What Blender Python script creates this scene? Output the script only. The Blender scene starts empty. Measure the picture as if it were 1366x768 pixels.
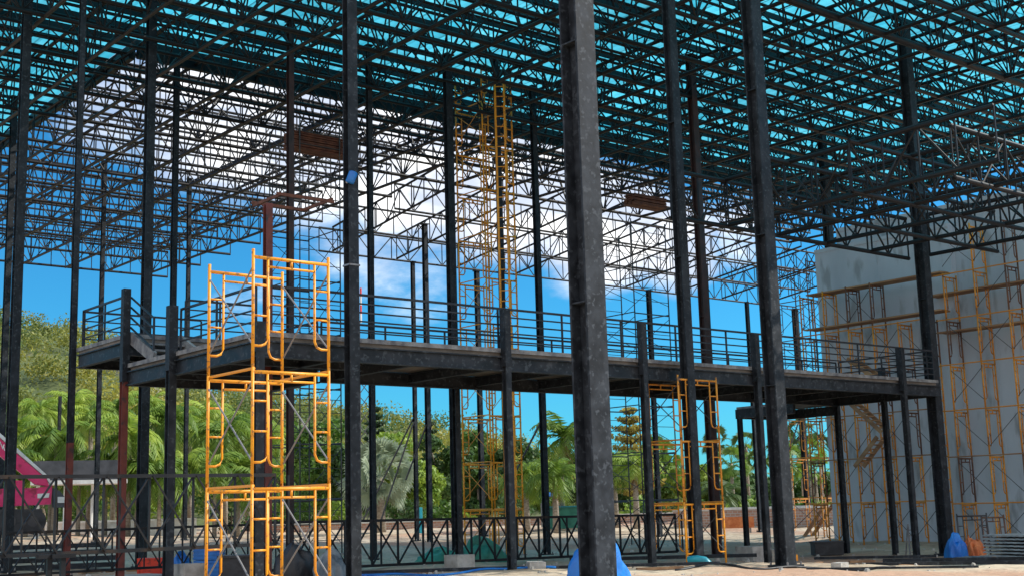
import bpy, math, random
from mathutils import Vector, Matrix
R = random.Random(7)
C = bpy.context.scene.collection
PI = math.pi
SC = bpy.context.scene
SCALE = 1.3                       # layout units -> metres, applied once at the end

# ------------------------------------------------------------------ camera model
F, PITCH, ROLL, YAW = 1704.0, math.radians(9.72), math.radians(-1.66), math.radians(50.1)
fw = Vector((math.cos(PITCH)*math.cos(YAW), math.cos(PITCH)*math.sin(YAW), math.sin(PITCH)))
r0 = Vector((math.sin(YAW), -math.cos(YAW), 0)); u0 = r0.cross(fw)
rt = math.cos(ROLL)*r0 + math.sin(ROLL)*u0
up = -math.sin(ROLL)*r0 + math.cos(ROLL)*u0

def ray(x, y): return fw*F + rt*(x-683) - up*(y-384)
def at(x, y, d):                   # the point seen at photo pixel x, y at ground distance d
    q = ray(x, y); return q*(d/math.hypot(q.x, q.y))
def smooth(a, b, t):
    t = min(1, max(0, (t-a)/(b-a))); return t*t*(3-2*t)

# ------------------------------------------------------------------ ground height
def gz(x, y):
    d = math.hypot(x, y)
    near = -1.17 - .42*smooth(14, 30, x)*(1-smooth(34, 46, d)*.55)
    back = smooth(27.5, 34, y)*smooth(30, 20, x)*.28
    far = smooth(38, 78, d)*.55
    z = near + back + far
    z += .05*math.sin(x*1.3+.7*y)*math.sin(y*1.1-.4*x) + .03*math.sin(x*3.1)*math.sin(y*2.7)
    return z
def gp(x, y, d):                   # ground point below pixel column x at distance d
    p = at(x, y, d); p.z = gz(p.x, p.y); return p

# ------------------------------------------------------------------ materials
def newmat(name):
    m = bpy.data.materials.new(name); m.use_nodes = True
    return m, m.node_tree.nodes, m.node_tree.links, m.node_tree.nodes['Principled BSDF']
def mat(name, c1, c2=None, scale=3.0, rough=.6, metal=0.0, detail=4, bump=0.0, bscale=20, lo=.35, hi=.65, c3=None, s3=14, rough2=None, stretch=None):
    m, N, L, b = newmat(name)
    b.inputs['Roughness'].default_value = rough; b.inputs['Metallic'].default_value = metal
    tc = N.new('ShaderNodeTexCoord'); mp = N.new('ShaderNodeMapping'); L.new(tc.outputs['Object'], mp.inputs[0])
    if stretch: mp.inputs['Scale'].default_value = stretch
    geo = N.new('ShaderNodeObjectInfo')
    add = N.new('ShaderNodeVectorMath'); add.operation = 'ADD'
    L.new(mp.outputs[0], add.inputs[0]); L.new(geo.outputs['Location'], add.inputs[1])
    n = N.new('ShaderNodeTexNoise'); n.inputs['Scale'].default_value = scale; n.inputs['Detail'].default_value = detail
    L.new(add.outputs[0], n.inputs['Vector'])
    r = N.new('ShaderNodeValToRGB'); r.color_ramp.elements[0].position = lo; r.color_ramp.elements[1].position = hi
    c2 = c2 or c1
    r.color_ramp.elements[0].color = (*c1, 1); r.color_ramp.elements[1].color = (*c2, 1)
    L.new(n.outputs['Fac'], r.inputs['Fac']); out = r.outputs['Color']
    if c3:
        n3 = N.new('ShaderNodeTexNoise'); n3.inputs['Scale'].default_value = s3; n3.inputs['Detail'].default_value = 6
        L.new(add.outputs[0], n3.inputs['Vector'])
        r3 = N.new('ShaderNodeValToRGB'); r3.color_ramp.elements[0].position = .56; r3.color_ramp.elements[1].position = .66
        L.new(n3.outputs['Fac'], r3.inputs['Fac'])
        mx = N.new('ShaderNodeMix'); mx.data_type = 'RGBA'
        L.new(r3.outputs['Color'], mx.inputs['Factor']); L.new(out, mx.inputs['A']); mx.inputs['B'].default_value = (*c3, 1)
        out = mx.outputs['Result']
    L.new(out, b.inputs['Base Color'])
    if rough2 is not None:
        mr = N.new('ShaderNodeMapRange'); mr.inputs['To Min'].default_value = rough; mr.inputs['To Max'].default_value = rough2
        L.new(n.outputs['Fac'], mr.inputs['Value']); L.new(mr.outputs[0], b.inputs['Roughness'])
    if bump:
        bn = N.new('ShaderNodeTexNoise'); bn.inputs['Scale'].default_value = bscale; bn.inputs['Detail'].default_value = 5
        L.new(add.outputs[0], bn.inputs['Vector'])
        bp = N.new('ShaderNodeBump'); bp.inputs['Strength'].default_value = bump; bp.inputs['Distance'].default_value = .05
        L.new(bn.outputs['Fac'], bp.inputs['Height']); L.new(bp.outputs[0], b.inputs['Normal'])
    return m
M = {}
M['steel'] = mat('black_painted_steel', (.008,.010,.013), (.026,.030,.037), 3.5, .48, 0, 7, .04, 30, c3=(.045,.052,.06), s3=15, rough2=.7)
M['steel_grey'] = mat('mottled_grey_steel', (.010,.012,.016), (.036,.042,.052), 6.0, .55, .0, 8, .05, 25, .36, .68, c3=(.055,.063,.075), s3=16, rough2=.85)
M['truss'] = mat('truss_paint', (.006,.007,.009), (.018,.019,.022), 2, .5, 0, 3, c3=(.035,.024,.018), s3=3)
M['purlin'] = mat('purlin_steel', (.007,.008,.010), (.018,.018,.02), 2, .5)
M['primer'] = mat('red_primer_steel', (.10,.018,.012), (.17,.035,.024), 4, .6, c3=(.03,.02,.02), s3=5)
M['primer_dark'] = mat('dark_red_primer', (.022,.012,.012), (.055,.022,.02), 4, .6)
M['yellow'] = mat('yellow_scaffold_paint', (.78,.27,.006), (.86,.36,.012), 5, .42, c3=(.30,.13,.03), s3=22)
M['orange'] = mat('worn_orange_paint', (.62,.22,.012), (.74,.30,.03), 4, .5, c3=(.22,.10,.04), s3=9)
M['brown_tube'] = mat('rusty_tube', (.10,.045,.03), (.22,.10,.05), 4, .7)
M['dark_tube'] = mat('dark_tube', (.03,.03,.035), (.07,.06,.06), 4, .55)
M['galv'] = mat('galvanised_brace', (.16,.15,.15), (.30,.28,.27), 6, .45, .4)
M['plank'] = mat('weathered_plank', (.24,.12,.06), (.42,.24,.12), 5, .8, stretch=(1,.2,1))
M['plank_red'] = mat('rusty_board', (.085,.028,.018), (.17,.06,.032), 5, .8)
M['deck'] = mat('deck_underside', (.13,.11,.09), (.22,.18,.145), 3, .8)
M['deck_edge'] = mat('cement_deck_edge', (.09,.09,.10), (.25,.245,.24), 5, .8, bump=.3)
M['beam'] = mat('dark_beam', (.010,.012,.015), (.030,.034,.041), 3.5, .38, c3=(.055,.062,.07), s3=12, rough2=.65)
M['rail'] = mat('rail_paint', (.015,.017,.022), (.035,.038,.045), 4, .45)
M['concrete'] = mat('rendered_concrete', (.41,.45,.505), (.54,.58,.635), .9, .9, 0, 7, .25, 6, .3, .7, c3=(.32,.34,.365), s3=2.2, stretch=(1,1,.3))
M['block'] = mat('footing_concrete', (.30,.28,.25), (.48,.45,.41), 5, .9, bump=.4)
M['white'] = mat('white_paint', (.62,.62,.60), (.8,.8,.78), 4, .6)
M['pink'] = mat('crane_crimson', (.62,.014,.12), (.72,.03,.16), 3, .35, c3=(.30,.012,.05), s3=5)
M['red'] = mat('red_paint', (.62,.030,.010), (.72,.05,.015), 4, .45, c3=(.35,.03,.015), s3=12)
M['blue'] = mat('blue_plastic', (.010,.12,.42), (.02,.20,.58), 4, .4, bump=.25, bscale=9)
M['tarp_blue'] = mat('blue_tarpaulin', (.008,.13,.50), (.015,.22,.66), 3, .45, bump=.6, bscale=6)
M['teal'] = mat('teal_plastic', (.01,.22,.30), (.02,.32,.40), 4, .4)
M['green'] = mat('green_tarpaulin', (.02,.15,.11), (.05,.26,.19), 3, .55, bump=.5, bscale=6)
M['black'] = mat('black_plastic', (.012,.012,.014), (.03,.03,.034), 4, .5, bump=.4, bscale=7)
M['grey_tarp'] = mat('grey_tarpaulin', (.05,.07,.09), (.20,.24,.27), 3, .6, bump=.6, bscale=6)
M['orange_bag'] = mat('orange_bag', (.55,.12,.03), (.75,.24,.08), 5, .6, bump=.5, bscale=9)
M['sheet'] = mat('stacked_sheet', (.30,.31,.32), (.46,.47,.47), 4, .45, .3)
M['shed'] = mat('shed_roof', (.05,.055,.065), (.09,.095,.11), 3, .8)
M['brick'] = None
M['bark'] = mat('bark', (.13,.10,.075), (.26,.21,.16), 5, .9, bump=.5, stretch=(1,1,.4))
M['palm_bark'] = mat('palm_bark', (.24,.19,.15), (.42,.36,.29), 7, .9, stretch=(1,1,3))
M['dead'] = mat('dead_frond', (.22,.12,.06), (.36,.22,.11), 5, .9)

for k_ in ('truss','steel','steel_grey','beam','purlin','rail'):
    M[k_].node_tree.nodes['Principled BSDF'].inputs['Specular IOR Level'].default_value = .22
def leafmat(name, c1, c2, scale=1.2, tr=.38):
    m, N, L, b = newmat(name)
    tc = N.new('ShaderNodeTexCoord'); n = N.new('ShaderNodeTexNoise'); n.inputs['Scale'].default_value = scale; n.inputs['Detail'].default_value = 3
    oi = N.new('ShaderNodeObjectInfo'); ad = N.new('ShaderNodeVectorMath')
    L.new(tc.outputs['Object'], ad.inputs[0]); L.new(oi.outputs['Location'], ad.inputs[1]); L.new(ad.outputs[0], n.inputs['Vector'])
    r = N.new('ShaderNodeValToRGB'); r.color_ramp.elements[0].position = .32; r.color_ramp.elements[1].position = .68
    r.color_ramp.elements[0].color = (*c1, 1); r.color_ramp.elements[1].color = (*c2, 1)
    L.new(n.outputs['Fac'], r.inputs['Fac']); L.new(r.outputs['Color'], b.inputs['Base Color'])
    b.inputs['Roughness'].default_value = .55
    t = N.new('ShaderNodeBsdfTranslucent'); L.new(r.outputs['Color'], t.inputs['Color'])
    mx = N.new('ShaderNodeMixShader'); mx.inputs[0].default_value = tr
    L.new(b.outputs[0], mx.inputs[1]); L.new(t.outputs[0], mx.inputs[2]); L.new(mx.outputs[0], N['Material Output'].inputs[0])
    return m
M['leaf'] = leafmat('broad_leaf', (.045,.115,.018), (.145,.26,.035))
M['leaf_dark'] = leafmat('dark_leaf', (.03,.075,.018), (.085,.165,.03))
M['leaf_bright'] = leafmat('bright_leaf', (.13,.25,.025), (.34,.45,.05))
M['leaf_silver'] = leafmat('silver_leaf', (.25,.31,.20), (.48,.55,.38))
M['leaf_palm'] = leafmat('palm_leaf', (.075,.16,.022), (.24,.36,.045))
M['leaf_palm_bright'] = leafmat('bright_palm_leaf', (.13,.25,.03), (.40,.50,.07))
M['leaf_palm_dark'] = leafmat('dark_palm_leaf', (.05,.10,.025), (.12,.19,.05))
M['needle'] = leafmat('needle', (.03,.065,.025), (.07,.12,.045))
M['needle_gold'] = leafmat('golden_needle', (.26,.22,.045), (.48,.40,.09))
M['hillbush'] = leafmat('hill_bush', (.05,.13,.04), (.42,.37,.055), .035)

def sheetmat():
    m, N, L, b = newmat('teal_translucent_sheet')
    tc = N.new('ShaderNodeTexCoord'); n = N.new('ShaderNodeTexNoise'); n.inputs['Scale'].default_value = .9; n.inputs['Detail'].default_value = 7
    L.new(tc.outputs['Object'], n.inputs['Vector'])
    r = N.new('ShaderNodeValToRGB'); r.color_ramp.elements[0].position = .3; r.color_ramp.elements[1].position = .7
    r.color_ramp.elements[0].color = (.04,.43,.57,1); r.color_ramp.elements[1].color = (.12,.55,.67,1)
    L.new(n.outputs['Fac'], r.inputs['Fac'])
    k = N.new('ShaderNodeTexBrick'); k.inputs['Scale'].default_value = 1; k.inputs['Brick Width'].default_value = .92; k.inputs['Row Height'].default_value = 5.2
    k.inputs['Mortar Size'].default_value = .035; k.inputs['Mortar Smooth'].default_value = .3
    k.inputs['Color1'].default_value = (.62,.66,.68,1); k.inputs['Color2'].default_value = (1,1,1,1); k.inputs['Mortar'].default_value = (.4,.42,.42,1)
    L.new(tc.outputs['Object'], k.inputs['Vector'])
    mu = N.new('ShaderNodeMix'); mu.data_type = 'RGBA'; mu.blend_type = 'MULTIPLY'; mu.inputs['Factor'].default_value = 1
    L.new(r.outputs['Color'], mu.inputs['A']); L.new(k.outputs['Color'], mu.inputs['B'])
    t = N.new('ShaderNodeBsdfTranslucent'); L.new(mu.outputs['Result'], t.inputs['Color']); L.new(mu.outputs['Result'], b.inputs['Base Color'])
    b.inputs['Roughness'].default_value = .4
    mx = N.new('ShaderNodeMixShader'); mx.inputs[0].default_value = .85
    L.new(b.outputs[0], mx.inputs[1]); L.new(t.outputs[0], mx.inputs[2]); L.new(mx.outputs[0], N['Material Output'].inputs[0])
    return m
M['teal_sheet'] = sheetmat()

def brickmat():
    m, N, L, b = newmat('pink_brick')
    tc = N.new('ShaderNodeTexCoord'); mp = N.new('ShaderNodeMapping'); mp.inputs['Rotation'].default_value = (PI/2, 0, 0)
    L.new(tc.outputs['Object'], mp.inputs[0])
    k = N.new('ShaderNodeTexBrick'); L.new(mp.outputs[0], k.inputs[0])
    k.inputs['Color1'].default_value = (.42,.20,.14,1); k.inputs['Color2'].default_value = (.50,.30,.23,1); k.inputs['Mortar'].default_value = (.5,.47,.43,1)
    k.inputs['Scale'].default_value = 2.2; k.inputs['Mortar Size'].default_value = .03
    L.new(k.outputs['Color'], b.inputs['Base Color']); b.inputs['Roughness'].default_value = .9
    return m
M['brick'] = brickmat()

def groundmat():
    m, N, L, b = newmat('sandy_ground')
    tc = N.new('ShaderNodeTexCoord')
    def noise(s, d=6):
        n = N.new('ShaderNodeTexNoise'); n.inputs['Scale'].default_value = s; n.inputs['Detail'].default_value = d
        L.new(tc.outputs['Object'], n.inputs['Vector']); return n
    def ramp(n, p0, p1, a, c):
        r = N.new('ShaderNodeValToRGB'); r.color_ramp.elements[0].position = p0; r.color_ramp.elements[1].position = p1
        r.color_ramp.elements[0].color = (*a, 1); r.color_ramp.elements[1].color = (*c, 1); L.new(n.outputs['Fac'], r.inputs['Fac']); return r
    r1 = ramp(noise(.45), .35, .65, (.36,.27,.18), (.58,.47,.34))
    r2 = ramp(noise(6), .5, .72, (0,0,0), (.7,.7,.7))
    mx = N.new('ShaderNodeMix'); mx.data_type = 'RGBA'; L.new(r2.outputs[0], mx.inputs['Factor']); L.new(r1.outputs[0], mx.inputs['A']); mx.inputs['B'].default_value = (.26,.19,.14,1)
    r3 = ramp(noise(.12, 3), .52, .62, (0,0,0), (.8,.8,.8))
    m2 = N.new('ShaderNodeMix'); m2.data_type = 'RGBA'; L.new(r3.outputs[0], m2.inputs['Factor']); L.new(mx.outputs['Result'], m2.inputs['A']); m2.inputs['B'].default_value = (.44,.24,.15,1)
    L.new(m2.outputs['Result'], b.inputs['Base Color']); b.inputs['Roughness'].default_value = .95
    bp = N.new('ShaderNodeBump'); bp.inputs['Strength'].default_value = .7; bp.inputs['Distance'].default_value = .12
    L.new(noise(5, 8).outputs['Fac'], bp.inputs['Height']); L.new(bp.outputs[0], b.inputs['Normal'])
    return m
def hillmat():
    m, N, L, b = newmat('hill_soil')
    tc = N.new('ShaderNodeTexCoord')
    n = N.new('ShaderNodeTexNoise'); n.inputs['Scale'].default_value = .05; n.inputs['Detail'].default_value = 8; L.new(tc.outputs['Object'], n.inputs['Vector'])
    r = N.new('ShaderNodeValToRGB'); e = r.color_ramp.elements; e[0].position = .35; e[0].color = (.035,.06,.02,1); e[1].position = .75; e[1].color = (.30,.24,.20,1)
    k = e.new(.6); k.color = (.09,.11,.03,1)
    L.new(n.outputs['Fac'], r.inputs['Fac']); L.new(r.outputs[0], b.inputs['Base Color']); b.inputs['Roughness'].default_value = .95
    bp = N.new('ShaderNodeBump'); bp.inputs['Strength'].default_value = 1; bp.inputs['Distance'].default_value = 2
    L.new(n.outputs['Fac'], bp.inputs['Height']); L.new(bp.outputs[0], b.inputs['Normal'])
    return m

# ------------------------------------------------------------------ mesh building
class MB:
    def __init__(s): s.v = []; s.f = []
    def face(s, pts):
        i = len(s.v); s.v += [tuple(p) for p in pts]; s.f.append(list(range(i, i+len(pts))))
    def box(s, c, d, rot=None):
        c = Vector(c); i = len(s.v)
        for sx in (-1, 1):
            for sy in (-1, 1):
                for sz in (-1, 1):
                    q = Vector((sx*d[0]/2, sy*d[1]/2, sz*d[2]/2))
                    if rot: q = rot @ q
                    s.v.append(tuple(c+q))
        for a in ((0,1,3,2),(4,6,7,5),(0,4,5,1),(2,3,7,6),(0,2,6,4),(1,5,7,3)): s.f.append([i+k for k in a])
        return s
    def b2(s, a, b):                       # box by two corners
        return s.box([(a[k]+b[k])/2 for k in range(3)], [abs(b[k]-a[k]) for k in range(3)])
    def tube(s, pts, r, n=6, cap=True, rs=None):
        pts = [Vector(p) for p in pts]; rings = []
        for j, p in enumerate(pts):
            t = (pts[min(j+1, len(pts)-1)] - pts[max(j-1, 0)]).normalized()
            a = t.cross(Vector((0, 0, 1)) if abs(t.z) < .9 else Vector((1, 0, 0))).normalized(); b = t.cross(a)
            rr = rs[j] if rs else r; i = len(s.v)
            for k in range(n):
                w = 2*PI*(k+.5)/n; s.v.append(tuple(p + a*rr*math.cos(w) + b*rr*math.sin(w)))
            rings.append(i)
        for q in range(len(rings)-1):
            for k in range(n):
                s.f.append([rings[q]+k, rings[q]+(k+1) % n, rings[q+1]+(k+1) % n, rings[q+1]+k])
        if cap:
            s.f.append([rings[0]+k for k in range(n)][::-1]); s.f.append([rings[-1]+k for k in range(n)])
        return s
    def bar(s, p, q, w, h=None):           # square-section bar, h is vertical
        p, q = Vector(p), Vector(q); t = (q-p).normalized(); h = h or w
        a = t.cross(Vector((0, 0, 1)) if abs(t.z) < .95 else Vector((1, 0, 0))).normalized(); b = a.cross(t)
        i = len(s.v)
        for e in (p, q):
            for x, y in ((-1,-1),(1,-1),(1,1),(-1,1)): s.v.append(tuple(e + a*x*w/2 + b*y*h/2))
        for k in range(4): s.f.append([i+k, i+(k+1) % 4, i+4+(k+1) % 4, i+4+k])
        s.f.append([i+3,i+2,i+1,i]); s.f.append([i+4,i+5,i+6,i+7]); return s
    def mesh(s, name, m, smooth_=False):
        me = bpy.data.meshes.new(name); me.from_pydata(s.v, [], s.f); me.materials.append(m)
        if smooth_:
            me.polygons.foreach_set('use_smooth', [True]*len(me.polygons))
        me.update(); return me
    def build(s, name, m, parent=None, smooth_=False, base=True):
        """one mesh object; coordinates were given in the world, a top-level mesh gets its origin at its own base"""
        off = Vector((0, 0, 0))
        if parent is not None:
            off = WL[parent.name]
        elif base and s.v:
            xs = [v[0] for v in s.v]; ys = [v[1] for v in s.v]; zs = [v[2] for v in s.v]
            off = Vector(((min(xs)+max(xs))/2, (min(ys)+max(ys))/2, min(zs)))
        s.v = [(v[0]-off.x, v[1]-off.y, v[2]-off.z) for v in s.v]
        o = bpy.data.objects.new(name, s.mesh(name, m, smooth_)); C.objects.link(o)
        if parent is not None: o.parent = parent; WL[o.name] = off
        else: o.location = off; WL[o.name] = off
        return o
WL = {}
def tag(o, label=None, cat=None, group=None, kind=None):
    if label: o['label'] = label
    if cat: o['category'] = cat
    if group: o['group'] = group
    if kind: o['kind'] = kind
    return o
def thing(name, label, cat, loc, group=None):
    o = bpy.data.objects.new(name, None); C.objects.link(o); o.location = loc; o.empty_display_size = .2
    WL[o.name] = Vector(loc); return tag(o, label, cat, group)
def inst(name, mesh, parent, loc, rot=None, scale=None):
    o = bpy.data.objects.new(name, mesh); C.objects.link(o); o.parent = parent
    o.location = Vector(loc) - WL[parent.name]
    if rot is not None: o.rotation_mode = 'QUATERNION'; o.rotation_quaternion = rot
    if scale is not None: o.scale = scale
    WL[o.name] = Vector(loc); return o
UNIT = {}
def unit(m, n, double=0):
    k = (m.name, n, double)
    if k not in UNIT:
        mb = MB()
        if double:
            mb.tube([(0,-double,0), (0,-double,1)], 1, n); mb.tube([(0,double,0), (0,double,1)], 1, n)
        else: mb.tube([(0,0,0), (0,0,1)], 1, n)
        UNIT[k] = mb.mesh('tube', m, n > 5)
    return UNIT[k]
def rod(name, p, q, r, m, parent, n=6, double=0):
    p, q = Vector(p), Vector(q); d = q-p
    rot = d.to_track_quat('Z', 'Y')
    return inst(name, unit(m, n, double), parent, p, rot, (r, r, d.length))

# ------------------------------------------------------------------ sun, sky, camera
sun_dir = Vector((.66, -.36, .66)).normalized()
sd = bpy.data.lights.new('sun', 'SUN'); sd.energy = 3.9; sd.angle = math.radians(.5); sd.color = (1, .95, .86)
so = bpy.data.objects.new('sun', sd); C.objects.link(so); so.rotation_euler = (-sun_dir).to_track_quat('-Z', 'Y').to_euler()
W = bpy.data.worlds.new('World'); SC.world = W; W.use_nodes = True
N, L = W.node_tree.nodes, W.node_tree.links; bg = N['Background']
sky = N.new('ShaderNodeTexSky'); sky.sky_type = 'NISHITA'; sky.sun_disc = False
sky.sun_elevation = math.asin(sun_dir.z); sky.sun_rotation = math.atan2(sun_dir.x, sun_dir.y)
sky.altitude = 200; sky.dust_density = .4; sky.ozone_density = 2.5; sky.air_density = 1.0
tint = N.new('ShaderNodeMix'); tint.data_type = 'RGBA'; tint.blend_type = 'MULTIPLY'; tint.inputs['Factor'].default_value = 1
tint.inputs['B'].default_value = (.15,.67,.95,1); L.new(sky.outputs[0], tint.inputs['A'])
tc = N.new('ShaderNodeTexCoord')
nz = N.new('ShaderNodeTexNoise'); nz.inputs['Scale'].default_value = 8; nz.inputs['Detail'].default_value = 10; nz.inputs['Roughness'].default_value = .62
mp = N.new('ShaderNodeMapping'); mp.inputs['Scale'].default_value = (1, 1, 2.2); L.new(tc.outputs['Generated'], mp.inputs[0]); L.new(mp.outputs[0], nz.inputs['Vector'])
acc = None
CL = [(300,150,.09,.95),(430,160,.10,1.05),(560,205,.10,1.0),(680,245,.085,1.05),(800,300,.075,1.0),(900,325,.055,.9),(980,310,.045,.7),(520,330,.10,.55),(330,420,.06,.45),(150,130,.07,.7)]
for px, py, rad, amp in CL:
    d = ray(px, py).normalized()
    dn = N.new('ShaderNodeVectorMath'); dn.operation = 'DISTANCE'; L.new(tc.outputs['Generated'], dn.inputs[0]); dn.inputs[1].default_value = d
    mr = N.new('ShaderNodeMapRange'); mr.interpolation_type = 'SMOOTHSTEP'
    mr.inputs['From Min'].default_value = rad*1.35; mr.inputs['From Max'].default_value = rad*.25; mr.inputs['To Min'].default_value = 0; mr.inputs['To Max'].default_value = amp
    L.new(dn.outputs['Value'], mr.inputs['Value'])
    if acc is None: acc = mr.outputs[0]
    else:
        a = N.new('ShaderNodeMath'); a.operation = 'MAXIMUM'; L.new(acc, a.inputs[0]); L.new(mr.outputs[0], a.inputs[1]); acc = a.outputs[0]
# unseen white cloud behind and above the camera, added as neutral fill light
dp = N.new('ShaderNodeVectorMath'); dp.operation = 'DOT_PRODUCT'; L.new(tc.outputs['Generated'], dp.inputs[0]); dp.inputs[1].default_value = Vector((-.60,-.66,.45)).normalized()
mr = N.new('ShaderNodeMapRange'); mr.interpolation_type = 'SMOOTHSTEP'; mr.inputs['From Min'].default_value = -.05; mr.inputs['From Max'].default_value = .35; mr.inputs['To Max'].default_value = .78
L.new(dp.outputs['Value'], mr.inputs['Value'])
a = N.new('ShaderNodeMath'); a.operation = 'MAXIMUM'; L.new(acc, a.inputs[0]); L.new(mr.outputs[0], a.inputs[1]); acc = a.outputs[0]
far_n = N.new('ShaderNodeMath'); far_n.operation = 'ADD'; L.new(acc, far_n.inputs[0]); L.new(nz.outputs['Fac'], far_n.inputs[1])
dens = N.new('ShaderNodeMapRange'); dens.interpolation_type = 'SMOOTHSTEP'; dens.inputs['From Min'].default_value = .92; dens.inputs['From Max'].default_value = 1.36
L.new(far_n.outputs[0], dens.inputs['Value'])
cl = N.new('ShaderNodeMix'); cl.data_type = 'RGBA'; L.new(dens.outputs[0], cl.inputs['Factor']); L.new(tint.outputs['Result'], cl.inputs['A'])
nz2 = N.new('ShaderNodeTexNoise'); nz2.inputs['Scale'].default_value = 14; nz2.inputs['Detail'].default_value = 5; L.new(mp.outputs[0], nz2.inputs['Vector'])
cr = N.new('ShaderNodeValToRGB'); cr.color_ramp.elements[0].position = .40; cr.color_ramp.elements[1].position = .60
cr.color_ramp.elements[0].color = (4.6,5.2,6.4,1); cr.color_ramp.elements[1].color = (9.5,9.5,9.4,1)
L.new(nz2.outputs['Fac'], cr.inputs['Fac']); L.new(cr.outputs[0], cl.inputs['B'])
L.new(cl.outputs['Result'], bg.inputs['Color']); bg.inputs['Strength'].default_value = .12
cd = bpy.data.cameras.new('camera'); cam = bpy.data.objects.new('camera', cd); C.objects.link(cam); SC.camera = cam
cd.sensor_width = 36; cd.lens = F/1366*36; cd.clip_start = .1; cd.clip_end = 5000
mw = Matrix.Identity(4)
for i in range(3): mw[i][0] = rt[i]; mw[i][1] = up[i]; mw[i][2] = -fw[i]
cam.matrix_world = mw
SC.view_settings.view_transform = 'Standard'; SC.view_settings.look = 'None'; SC.view_settings.exposure = 0.45; SC.view_settings.gamma = 1

# ------------------------------------------------------------------ ground and hill
def grid_axis(lo, hi, fine_lo, fine_hi, step):
    a = []; x = fine_lo
    while x <= fine_hi: a.append(x); x += step
    s = step; x = fine_hi
    while x < hi: s *= 1.35; x += s; a.append(x)
    s = step; x = fine_lo
    while x > lo: s *= 1.35; x -= s; a.insert(0, x)
    return a
gx = grid_axis(-900, 1200, 2, 50, .5); gy = grid_axis(-900, 1400, 2, 50, .5)
mb = MB(); mb.v = [(x, y, gz(x, y)) for y in gy for x in gx]; nx = len(gx)
mb.f = [[j*nx+i, j*nx+i+1, (j+1)*nx+i+1, (j+1)*nx+i] for j in range(len(gy)-1) for i in range(nx-1)]
tag(mb.build('ground', groundmat(), smooth_=True, base=False), kind='structure')

ridge = [(-260,430),(-120,424),(0,436),(40,442),(70,450),(98,460),(140,466),(190,486),(240,512),(290,526),(340,533),(400,544),(480,560),(560,578),(620,592),(700,612),(820,640),(980,664)]
def ridge_y(x):
    for (a, ya), (b, yb) in zip(ridge, ridge[1:]):
        if a <= x <= b: t = (x-a)/(b-a); return ya+(yb-ya)*t
    return 664
mb = MB(); rows = []; hill_pts = []
hx = [-260 + 12*i for i in range(104)]
prof = [(105,0),(120,.10),(140,.24),(160,.40),(185,.58),(210,.76),(235,.91),(255,1.0),(290,.95),(340,.6),(420,0)]
for d, k in prof:
    row = []
    for x in hx:
        top = at(x, ridge_y(x), 255).z
        p = at(x, 690, d)
        z = -1 + (top+1)*k
        if k: z += (math.sin(x*.06+d*.05)*1.1 + math.sin(x*.017-d*.09)*1.4)*min(1, k*2)*(0 if d == 255 else 1)*.8
        row.append(len(mb.v)); mb.v.append((p.x, p.y, z))
        if k > .05 and d < 300: hill_pts.append((Vector((p.x, p.y, z)), d, x))
    rows.append(row)
for a, b in zip(rows, rows[1:]):
    for i in range(len(hx)-1): mb.f.append([a[i], a[i+1], b[i+1], b[i]])
tag(mb.build('hill', hillmat(), smooth_=True, base=False), kind='structure')

def leaf_clump(mb, c, r, n, size, flat=.8, rng=R):
    for _ in range(n):
        u = Vector((rng.gauss(0,1), rng.gauss(0,1), rng.gauss(0,1))).normalized()
        p = c + Vector((u.x*r, u.y*r, u.z*r*flat))*(rng.random()**.35)
        a = Vector((rng.gauss(0,1), rng.gauss(0,1), rng.gauss(0,1))).normalized(); b = a.cross(u + Vector((.01,.02,.03))).normalized()
        s = size*rng.uniform(.6, 1.3)
        mb.face([p-a*s*.5, p+b*s*.3, p+a*s*.5, p-b*s*.3])
mb = MB()
for p, d, x in hill_pts:
    if x < -60 or x > 1000: continue
    for q in range(6):
        if R.random() < .1: continue
        o = Vector((R.uniform(-3,3), R.uniform(-12,12), R.uniform(-.5,.6)))
        leaf_clump(mb, p+o, R.uniform(1.3, 3.2), 62, .5)
tag(mb.build('hill_bushes', M['hillbush'], base=False), 'olive and yellow scrub covering the hillside behind the palms', 'scrub', kind='stuff')

# ------------------------------------------------------------------ steel columns
def h_mesh(s, L_, t=.10, m=None):        # H section: flange plates face +-y, the web runs along y
    mb = MB(); f = s*t
    mb.b2((-s/2,-s/2,0), (s/2,-s/2+f,L_)); mb.b2((-s/2,s/2-f,0), (s/2,s/2,L_)); mb.b2((-f*.4,-s/2+f,0), (f*.4,s/2-f,L_))
    return mb
def column(p, s, ztop, label, m='steel', base=True, name='steel_column', red=None, zbot=None, plates=True):
    z0 = gz(p.x, p.y) - .03 if zbot is None else zbot
    c = thing(name, label, 'column', (p.x, p.y, z0), 'steel columns of the building frame')
    def sh(a, b, mm, part):
        mb = h_mesh(s, b-a); mb.v = [(v[0]+p.x, v[1]+p.y, v[2]+a) for v in mb.v]; return mb.build(part, M[mm], c)
    if red: sh(z0, red, 'primer', 'primed_lower_shaft'); sh(red, ztop, m, 'shaft')
    else: sh(z0, ztop, m, 'shaft')
    if base:
        bp = MB().box((p.x, p.y, z0+.05), (s*1.7, s*1.7, .05)).build('base_plate', M[m], c)
        for sx in (-1, 1):
            for sy in (-1, 1): MB().tube([(p.x+sx*s*.7, p.y+sy*s*.7, z0+.07), (p.x+sx*s*.7, p.y+sy*s*.7, z0+.13)], .02).build('anchor_bolt', M['galv'], bp)
    if plates and ztop > 8:
        MB().box((p.x, p.y, ztop+.02), (s*1.5, s*1.5, .04)).build('cap_plate', M[m], c)
        if s > .2:
            for zz in (2.2, 5.2, 8.2): MB().box((p.x, p.y, zz), (s*.92, s*.86, s*.06)).build('stiffener_plate', M[m], c)
    return c
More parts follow.
